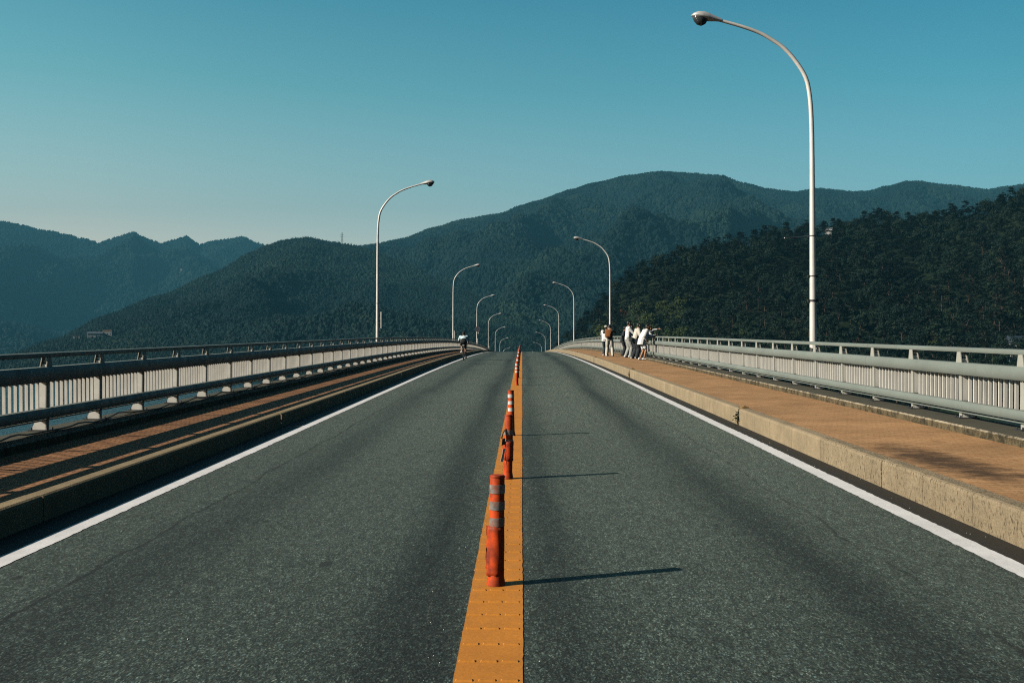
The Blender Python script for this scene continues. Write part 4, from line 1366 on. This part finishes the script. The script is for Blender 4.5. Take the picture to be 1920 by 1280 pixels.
def forest_object(name, pts, mat, hmin, hmax, kinds, seed):
    """one object of far trees: a cloud of points carrying small irregular crowns"""
    r = np.random.default_rng(seed)
    n = len(pts)
    me = bpy.data.meshes.new(name)
    ix = r.choice(3, n, p=np.array(kinds) / sum(kinds)).astype(np.int32)
    # patches of broader and taller crowns
    pat = np.array([mnoise.noise(Vector((p[0] / 130.0, p[1] / 130.0, seed * 3.1))) for p in pts])
    h = r.uniform(hmin, hmax, n) * (1 + 0.35 * pat)
    w_ = h * r.uniform(0.36, 0.52, n)
    con = ix == 2
    w_[con] *= 0.62; h[con] *= 1.25
    co = pts.copy(); co[:, 2] += h * 0.36
    sc = np.stack([w_, w_, h * 0.58], axis=1); ro = r.uniform(0, 6.28, n)
    me.vertices.add(n); me.vertices.foreach_set('co', co.ravel())
    a = me.attributes.new('scl', 'FLOAT_VECTOR', 'POINT'); a.data.foreach_set('vector', sc.ravel())
    a = me.attributes.new('spin', 'FLOAT', 'POINT'); a.data.foreach_set('value', ro)
    a = me.attributes.new('pick', 'INT', 'POINT'); a.data.foreach_set('value', ix)
    me.materials.append(mat)
    o = link(bpy.data.objects.new(name, me))
    ng = bpy.data.node_groups.new(name + '_nodes', 'GeometryNodeTree')
    ng.interface.new_socket('Geometry', in_out='INPUT', socket_type='NodeSocketGeometry')
    ng.interface.new_socket('Geometry', in_out='OUTPUT', socket_type='NodeSocketGeometry')
    N_ = ng.nodes; L = ng.links
    gi, go = N_.new('NodeGroupInput'), N_.new('NodeGroupOutput')
    g2i = N_.new('GeometryNodeGeometryToInstance')
    for kd in (2, 1, 0):
        if kd < 2:
            ico = N_.new('GeometryNodeMeshIcoSphere'); ico.inputs['Radius'].default_value = 1.0; ico.inputs['Subdivisions'].default_value = 3
            mesh_out = ico.outputs['Mesh']
        else:
            cone = N_.new('GeometryNodeMeshCone'); cone.inputs['Vertices'].default_value = 9; cone.inputs['Side Segments'].default_value = 6
            cone.inputs['Radius Bottom'].default_value = 1.0; cone.inputs['Radius Top'].default_value = 0.05; cone.inputs['Depth'].default_value = 2.0
            tr = N_.new('GeometryNodeTransform'); tr.inputs['Translation'].default_value = (0, 0, -1); L.new(cone.outputs['Mesh'], tr.inputs[0]); mesh_out = tr.outputs[0]
        nz = N_.new('ShaderNodeTexNoise'); nz.noise_dimensions = '4D'; nz.inputs['Scale'].default_value = 2.1; nz.inputs['Detail'].default_value = 2; nz.inputs['W'].default_value = kd * 3.3 + seed
        sb = N_.new('ShaderNodeVectorMath'); sb.operation = 'SUBTRACT'; sb.inputs[1].default_value = (0.5, 0.5, 0.5)
        ml = N_.new('ShaderNodeVectorMath'); ml.operation = 'SCALE'; ml.inputs['Scale'].default_value = 1.5
        L.new(nz.outputs['Color'], sb.inputs[0]); L.new(sb.outputs[0], ml.inputs[0])
        sp = N_.new('GeometryNodeSetPosition'); L.new(mesh_out, sp.inputs['Geometry']); L.new(ml.outputs[0], sp.inputs['Offset'])
        sm = N_.new('GeometryNodeSetMaterial'); sm.inputs['Material'].default_value = mat
        L.new(sp.outputs[0], sm.inputs[0])
        L.new(sm.outputs[0], g2i.inputs[0])
    ip = N_.new('GeometryNodeInstanceOnPoints')
    L.new(gi.outputs[0], ip.inputs['Points']); L.new(g2i.outputs[0], ip.inputs['Instance'])
    ip.inputs['Pick Instance'].default_value = True
    def attr(nm, ty):
        q = N_.new('GeometryNodeInputNamedAttribute'); q.data_type = ty; q.inputs['Name'].default_value = nm; return q.outputs['Attribute']
    L.new(attr('pick', 'INT'), ip.inputs['Instance Index'])
    L.new(attr('scl', 'FLOAT_VECTOR'), ip.inputs['Scale'])
    cb = N_.new('ShaderNodeCombineXYZ'); L.new(attr('spin', 'FLOAT'), cb.inputs[2])
    L.new(cb.outputs[0], ip.inputs['Rotation'])
    L.new(ip.outputs[0], go.inputs[0])
    o.modifiers.new('forest', 'NODES').node_group = ng
    return tag(o, kind='stuff')


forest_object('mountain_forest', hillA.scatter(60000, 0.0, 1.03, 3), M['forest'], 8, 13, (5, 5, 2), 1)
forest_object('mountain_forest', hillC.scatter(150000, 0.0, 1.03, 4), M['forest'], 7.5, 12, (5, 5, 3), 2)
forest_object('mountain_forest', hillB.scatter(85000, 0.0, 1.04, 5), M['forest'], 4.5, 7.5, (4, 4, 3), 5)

# ---- trees of the near hill
def crown_mesh(name, kind, seed, mat):
    r = random.Random(seed)
    vs, fs, tint = [], [], []
    def leafquad(c, nrm, s):
        a = nrm.cross(Vector((r.gauss(0, 1), r.gauss(0, 1), r.gauss(0, 1))))
        if a.length < 1e-3: return False
        a.normalize(); b_ = nrm.cross(a).normalized()
        e = r.uniform(0.55, 1.0)
        k0 = len(vs)
        for (p, q) in ((-1, -0.3), (0.1, -e), (1, 0.2), (-0.1, e)):
            vs.append(tuple(c + a * s * p + b_ * s * q * 0.8))
        fs.append((k0, k0 + 1, k0 + 2, k0 + 3))
        return True
    if kind == 'pine':
        Ht = 10.0
        for k in range(30):
            f = r.uniform(0.0, 1.0) ** 0.8
            z = Ht * (0.30 + 0.70 * f)
            reach = (1.0 - f) ** 0.7 * 3.3 + 0.5
            th = r.uniform(0, 2 * PI); d = reach * r.uniform(0.35, 1.0)
            c = Vector((d * math.cos(th), d * math.sin(th), z - d * 0.10))
            pr = r.uniform(0.8, 1.5) * (1.15 - 0.5 * f)
            tn = r.random()
            for q in range(46):
                p = Vector((r.gauss(0, 0.5), r.gauss(0, 0.5), r.gauss(0, 0.16))) * pr
                nn = Vector((r.gauss(0, 0.45), r.gauss(0, 0.45), 1)).normalized()
                if leafquad(c + p, nn, r.uniform(0.16, 0.34)): tint.append(min(1, max(0, tn + r.uniform(-0.25, 0.25))))
    else:
        Ht = 9.0
        for k in range(34):
            th = r.uniform(0, 2 * PI); ph = math.asin(r.uniform(-0.55, 1.0))
            rad = r.uniform(0.55, 1.0)
            c = Vector((math.cos(ph) * math.cos(th) * 3.0 * rad, math.cos(ph) * math.sin(th) * 3.0 * rad, 5.3 + math.sin(ph) * 3.3 * rad))
            pr = r.uniform(0.7, 1.3)
            tn = r.random()
            for q in range(44):
                dv = Vector((r.gauss(0, 1), r.gauss(0, 1), r.gauss(0, 1))).normalized()
                p = dv * pr * r.uniform(0.55, 1.0); p.z *= 0.75
                nn = (dv + Vector((r.gauss(0, 0.5), r.gauss(0, 0.5), 0.5 + r.gauss(0, 0.4)))).normalized()
                if leafquad(c + p, nn, r.uniform(0.17, 0.34)): tint.append(min(1, max(0, tn + r.uniform(-0.25, 0.25))))
    me = bpy.data.meshes.new(name)
    me.from_pydata(vs, [], fs)
    a = me.attributes.new('tint', 'FLOAT', 'FACE'); a.data.foreach_set('value', tint)
    me.materials.append(mat)
    return me


def trunk_mesh(kind, seed):
    r = random.Random(seed); b = MB()
    top = 9.2 if kind == 'pine' else 6.5
    pts = [(r.uniform(-.12, .12) * k, r.uniform(-.12, .12) * k, -1.0 + (top + 1) * k / 5) for k in range(6)]
    b.tube(pts, [0.24, 0.21, 0.18, 0.14, 0.09, 0.04], 7)
    for k in range(9):
        z = r.uniform(0.35, 0.85) * top; th = r.uniform(0, 6.28); l = r.uniform(1.4, 2.6)
        b.tube([(0, 0, z), (l * 0.5 * math.cos(th), l * 0.5 * math.sin(th), z + 0.3), (l * math.cos(th), l * math.sin(th), z + 0.5 + r.uniform(0, 0.6))], [0.08, 0.05, 0.025], 5)
    me = bpy.data.meshes.new('trunk'); me.from_pydata(b.v, [], b.f); me.materials.append(M['bark'])
    return me


KINDS = [('pine_tree', 'pine', 'leaf_pine', 'dark green pine with layered flat boughs on the near wooded hill'),
         ('broadleaf_tree', 'broad', 'leaf_broad', 'dark rounded leafy tree growing on the near wooded hill'),
         ('light_tree', 'broad', 'leaf_light', 'paler yellow green leafy tree at the foot of the near wooded hill'),
         ('rusty_tree', 'broad', 'leaf_rust', 'single rust brown leafy tree at the foot of the hill beside a lamp pole')]
protos = {}
for ki, (nm, kind, mt, lb) in enumerate(KINDS):
    protos[ki] = [(crown_mesh('crown', kind, 100 * ki + s, M[mt]), trunk_mesh(kind, 100 * ki + s)) for s in range(4 if ki < 2 else 2)]
cand = []
rr = random.Random(77)
cells = {}
tries = 0
while tries < 26000:
    tries += 1
    u = rr.uniform(1025, 2500); t = rr.uniform(0.0, 1.12)
    p = hillD.sample(u, t)
    if p[2] < WATER + 0.8: continue
    if p[0] < 9.5 and p[1] < 475: continue
    c = (int(p[0] // 5.2), int(p[1] // 5.2))
    ok = True
    for ax in (-1, 0, 1):
        for ay in (-1, 0, 1):
            for q in cells.get((c[0] + ax, c[1] + ay), ()):
                if (q[0] - p[0]) ** 2 + (q[1] - p[1]) ** 2 < 5.0 ** 2: ok = False; break
    if not ok: continue
    cells.setdefault(c, []).append(p)
    pn = 0.5 + 0.9 * fbm(p[0] / 60, p[1] / 60, 5.0)
    ki = 0 if rr.random() < 0.25 + 0.5 * pn * t else 1
    if u < 1290 and t < 0.62 and rr.random() < 0.5: ki = 2
    elif t < 0.3 and rr.random() < 0.08: ki = 2
    cand.append([u, t, p, ki, rr.uniform(0.75, 1.25), rr.uniform(0, 6.28), rr.randrange(4)])
# one rusty tree beside the second lamp
pr_ = hillD.on(1158, 604)
best = min(cand, key=lambda q: (q[2][0] - pr_[0]) ** 2 + (q[2][1] - pr_[1]) ** 2)
best[3] = 3; best[4] = 0.6
inview = lambda q: 1040 < q[0] < 1935
vis = sorted([q for q in cand if inview(q)], key=lambda q: -(q[4] / q[2][1]))
ind, ids = [], set()
if best in vis: vis.remove(best)
ind = [best] + vis[:290]
rest = [q for q in cand if not any(q is w_ for w_ in ind)]
GROUPS = ['pines on the near hill', 'rounded trees on the near hill', 'pale trees on the near hill', None]
first_crown = {}
for q in ind:
    u, t, p, ki, s, a, vi = q
    nm, kind, mt, lb = KINDS[ki]
    cm, tm = protos[ki][vi % len(protos[ki])]
    e = empty(nm, (p[0], p[1], p[2] - 0.3), a)
    e.scale = (s * rr.uniform(0.9, 1.15), s * rr.uniform(0.9, 1.15), s)
    tag(e, lb, 'tree', GROUPS[ki])
    c_ = link(bpy.data.objects.new('crown', cm), e)
    link(bpy.data.objects.new('trunk', tm), e)
    first_crown.setdefault((ki, vi % len(protos[ki])), c_)


def rest_forest(name, items, ki):
    """the trees past the first three hundred, as one object repeating the same crowns"""
    n = len(items)
    co = np.array([(q[2][0], q[2][1], q[2][2] - 0.3) for q in items], dtype=float)
    me = bpy.data.meshes.new(name); me.vertices.add(n); me.vertices.foreach_set('co', co.ravel())
    a = me.attributes.new('size', 'FLOAT', 'POINT'); a.data.foreach_set('value', [q[4] for q in items])
    a = me.attributes.new('spin', 'FLOAT', 'POINT'); a.data.foreach_set('value', [q[5] for q in items])
    o = link(bpy.data.objects.new(name, me))
    ng = bpy.data.node_groups.new(name + '_nodes', 'GeometryNodeTree')
    ng.interface.new_socket('Geometry', in_out='INPUT', socket_type='NodeSocketGeometry')
    ng.interface.new_socket('Geometry', in_out='OUTPUT', socket_type='NodeSocketGeometry')
    N_ = ng.nodes; L = ng.links
    gi, go = N_.new('NodeGroupInput'), N_.new('NodeGroupOutput')
    oi = N_.new('GeometryNodeObjectInfo'); oi.transform_space = 'ORIGINAL'
    oi.inputs['Object'].default_value = first_crown[ki]; oi.inputs['As Instance'].default_value = False
    ip = N_.new('GeometryNodeInstanceOnPoints')
    L.new(gi.outputs[0], ip.inputs['Points']); L.new(oi.outputs['Geometry'], ip.inputs['Instance'])
    def attr(nm):
        q = N_.new('GeometryNodeInputNamedAttribute'); q.data_type = 'FLOAT'; q.inputs['Name'].default_value = nm; return q.outputs['Attribute']
    L.new(attr('size'), ip.inputs['Scale'])
    cb = N_.new('ShaderNodeCombineXYZ'); L.new(attr('spin'), cb.inputs[2]); L.new(cb.outputs[0], ip.inputs['Rotation'])
    L.new(ip.outputs[0], go.inputs[0])
    o.modifiers.new('forest', 'NODES').node_group = ng
    return tag(o, kind='stuff')


buckets = {}
for q in rest:
    ki = q[3] if q[3] < 3 else 1
    k_ = (ki, q[6] % len(protos[ki]))
    if k_ not in first_crown: k_ = next(iter(first_crown))
    buckets.setdefault(k_, []).append(q)
for k_, items in buckets.items(): rest_forest('hill_wood', items, k_)

# ------------------------------------------------------------------ far buildings
wallm = [simple('pale_render', (0.55, 0.53, 0.48), 0.8), simple('cream_render', (0.50, 0.44, 0.34), 0.8), simple('grey_render', (0.30, 0.31, 0.31), 0.8)]
roofm = [simple('grey_roof', (0.10, 0.12, 0.14), 0.6), simple('brown_roof', (0.30, 0.17, 0.09), 0.6), simple('slate_blue_roof', (0.035, 0.05, 0.07), 0.5)]


def house(p, w_, d_, h_, rh, rz, wm, rm, label, flat=False):
    r = empty('house', (p[0], p[1], p[2] - 0.5), rz); tag(r, label, 'house')
    b = MB(); b.box(-w_ / 2, w_ / 2, -d_ / 2, d_ / 2, -3, h_); wo = b.build('wall', wm, r)
    b = MB()
    if flat: b.box(-w_ / 2 - 0.4, w_ / 2 + 0.4, -d_ / 2 - 0.4, d_ / 2 + 0.4, h_ + 0.01, h_ + rh)
    else: b.prism([(-d_ / 2 - 0.6, h_ + 0.01), (d_ / 2 + 0.6, h_ + 0.01), (0, h_ + rh)], 'x', -w_ / 2 - 0.5, w_ / 2 + 0.5)
    b.build('roof', rm, r)
    n = max(2, int(w_ / 3))
    for k in range(n):
        for z in ([1.2] if h_ < 5 else [1.2, 4.2]):
            x = -w_ / 2 + (k + 0.5) * w_ / n
            b = MB(); b.box(x - 0.6, x + 0.6, -d_ / 2 - 0.06, -d_ / 2 - 0.01, z, z + 1.3); b.build('window', M['lens'], r)
    return r


p = hillB.on(180, 640); house((p[0], p[1] - 6, p[2] + 5.5), 15, 8, 3.4, 1.6, 0.2, wallm[2], roofm[0], 'grey lakeside house with pitched grey roof, among far trees beyond the shaded railing')
p = hillB.on(204, 638); house((p[0], p[1] - 6, p[2] + 5.5), 9, 7, 4.6, 1.0, 0.1, wallm[2], roofm[1], 'grey lakeside house with flat brown roof beside the grey roofed one', True)
p = hillB.on(152, 640); house((p[0], p[1] - 6, p[2] + 5.0), 14, 6, 1.2, 0.6, 0.15, wallm[2], roofm[0], 'long low grey shed with flat roof by the far lakeside houses', True)
p = hillA.on(338, 508); house((p[0], p[1] - 6, p[2] + 7), 7, 5, 3, 1.5, 0, wallm[2], roofm[0], 'tiny pale hut high on the far bluish mountainside')
p = hillB.on(10, 690); house((p[0], p[1] - 10, p[2] + 1), 24, 8, 5, 1.6, -0.1, wallm[2], roofm[1], 'long shed with a tan roof at the lake shore behind the nearest shaded balusters', True)
p = hillD.on(1866, 668); house((p[0], p[1] - 8, p[2] + 1.2), 4, 4, 2.2, 1.2, 0.3, wallm[2], roofm[1], 'small cabin with tan roof at the foot of the dark hill')
p = hillD.on(1893, 668); house((p[0], p[1] - 9, p[2] + 1.0), 12, 7, 3.5, 2.2, 0.2, wallm[2], roofm[2], 'dark house with slate blue roof at the foot of the dark hill')
p = hillD.sample(1557, 0.97); house((p[0], p[1], p[2] + 3.6), 6, 4, 2.2, 0.5, 0.9, wallm[2], roofm[0], 'pale flat roofed hut on the wooded hill crest beside the tallest lamp pole', True)

# lattice mast on the skyline
p = hillB.sample(640, 1.0)
tw = empty('pylon', (p[0], p[1], p[2]), 0.3); tag(tw, 'thin lattice mast on the saddle of the far wooded ridge', 'pylon')
b = MB()
Ht = 26.0
for sx in (-1, 1):
    for sy in (-1, 1): b.tube([(sx * 2.2, sy * 2.2, -2), (sx * 0.5, sy * 0.5, Ht)], 0.22, 4)
for k in range(8):
    z0, z1 = Ht * k / 8, Ht * (k + 1) / 8
    w0, w1 = 2.2 - 1.7 * k / 8, 2.2 - 1.7 * (k + 1) / 8
    for sx in (-1, 1):
        b.tube([(sx * w0, -w0, z0), (-sx * w1, -w1, z1)], 0.12, 4); b.tube([(-w0, sx * w0, z0), (-w1, -sx * w1, z1)], 0.12, 4)
b.build('lattice', M['mast'], tw)
b = MB()
for z in (18, 22): b.tube([(-4, 0, z), (4, 0, z)], 0.16, 4)
b.build('crossarm', M['mast'], tw)

# ------------------------------------------------------------------ water and land
b = MB()
E = 9000
b.add([(-E, -E, WATER), (E, -E, WATER), (E, E, WATER), (-E, E, WATER)], [(0, 1, 2, 3)])
tag(b.build('water', M['water']), kind='structure')
b = MB()
b.add([(-60, 440, WATER - 0.5), (9.4, 425, WATER - 0.5), (16, 470, Z(470) - 1), (-16, 470, Z(470) - 1), (30, 760, Z(470) - 3), (-160, 760, Z(470) - 5)], [(0, 1, 2, 3), (3, 2, 4, 5), (0, 3, 5)])
tag(b.build('terrain', M['soil']), kind='structure')

# ------------------------------------------------------------------ haze
HAZE = 1.5e-4
if HAZE > 0:
    b = MB(); b.box(-3500, 3500, -300, 5800, WATER - 6, 900)
    m = bpy.data.materials.new('haze'); m.use_nodes = True
    t = m.node_tree; t.nodes.remove(t.nodes['Principled BSDF'])
    pv = t.nodes.new('ShaderNodeVolumePrincipled')
    pv.inputs['Color'].default_value = (0.10, 0.38, 0.55, 1)
    pv.inputs['Density'].default_value = HAZE
    pv.inputs['Anisotropy'].default_value = 0.0
    t.links.new(pv.outputs[0], t.nodes['Material Output'].inputs['Volume'])
    tag(b.build('haze', m), kind='stuff')

# ------------------------------------------------------------------ light, sky, camera
w = bpy.data.worlds.new('World'); S.world = w; w.use_nodes = True
t = w.node_tree; g = G(t)
bg = t.nodes['Background']
sky = t.nodes.new('ShaderNodeTexSky'); sky.sky_type = 'NISHITA'; sky.sun_disc = False
sky.sun_elevation = math.asin(SUN.z)
sky.sun_rotation = math.atan2(SUN.x, SUN.y)
sky.altitude = 800; sky.air_density = 1.3; sky.dust_density = 1.6; sky.ozone_density = 2.0
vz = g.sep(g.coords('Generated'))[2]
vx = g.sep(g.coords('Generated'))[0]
tint = g.ramp(vz, [(0.0, (2.0, 1.45, 1.42)), (0.10, (1.75, 1.48, 1.40)), (0.17, (1.15, 1.36, 1.26)), (0.26, (0.58, 1.16, 1.08)), (0.36, (0.28, 0.90, 0.96)), (0.6, (0.16, 0.42, 0.50)), (1.0, (0.10, 0.24, 0.30))])  # overhead stops, out of view, dimmed to deepen the shade
side = g.ramp(g.math('ADD', g.math('MULTIPLY', vx, 0.5), 0.5), [(0.0, (1.3, 1.2, 1.12)), (0.3, (1.35, 1.16, 1.08)), (0.7, (0.60, 0.81, 0.88)), (0.75, (0.5, 0.72, 0.8)), (0.84, (0.13, 0.2, 0.25)), (1.0, (0.10, 0.16, 0.2))])  # sky darkened far right, out of view, to weaken fill in shaded faces
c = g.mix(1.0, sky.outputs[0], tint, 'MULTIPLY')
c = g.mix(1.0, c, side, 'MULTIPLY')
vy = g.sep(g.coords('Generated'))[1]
c = g.mix(1.0, c, g.ramp(g.math('ADD', g.math('MULTIPLY', vy, 0.5), 0.5), [(0.3, (0.30, 0.32, 0.34)), (0.75, (1.0, 1.0, 0.91))]), 'MULTIPLY')  # unseen sky behind the camera darkened too, for less fill light
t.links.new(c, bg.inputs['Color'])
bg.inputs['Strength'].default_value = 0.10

sl = bpy.data.lights.new('sun', 'SUN'); sl.energy = 5.0; sl.angle = R(0.5); sl.color = (1.0, 0.90, 0.76)
so = link(bpy.data.objects.new('sun', sl))
so.rotation_euler = SUN.to_track_quat('Z', 'Y').to_euler()
so.location = (-30, -12, 40)

cam = bpy.data.cameras.new('camera'); cam.lens = 35; cam.sensor_width = 36; cam.clip_end = 20000; cam.clip_start = 0.05
co = link(bpy.data.objects.new('camera', cam))
co.location = (0, 0, EYE)
co.rotation_euler = (R(90) + math.atan(36 / F), 0, math.atan(19 / F))
S.camera = co

S.view_settings.view_transform = 'Standard'
S.view_settings.look = 'None'
S.view_settings.exposure = 0.42
S.view_settings.gamma = 1.0
S.cycles.use_denoising = False
S.render.filter_size = 1.15
S.cycles.filter_width = 1.15
S.cycles.max_bounces = 6
S.cycles.diffuse_bounces = 0
S.cycles.transparent_max_bounces = 4
S.cycles.volume_bounces = 0
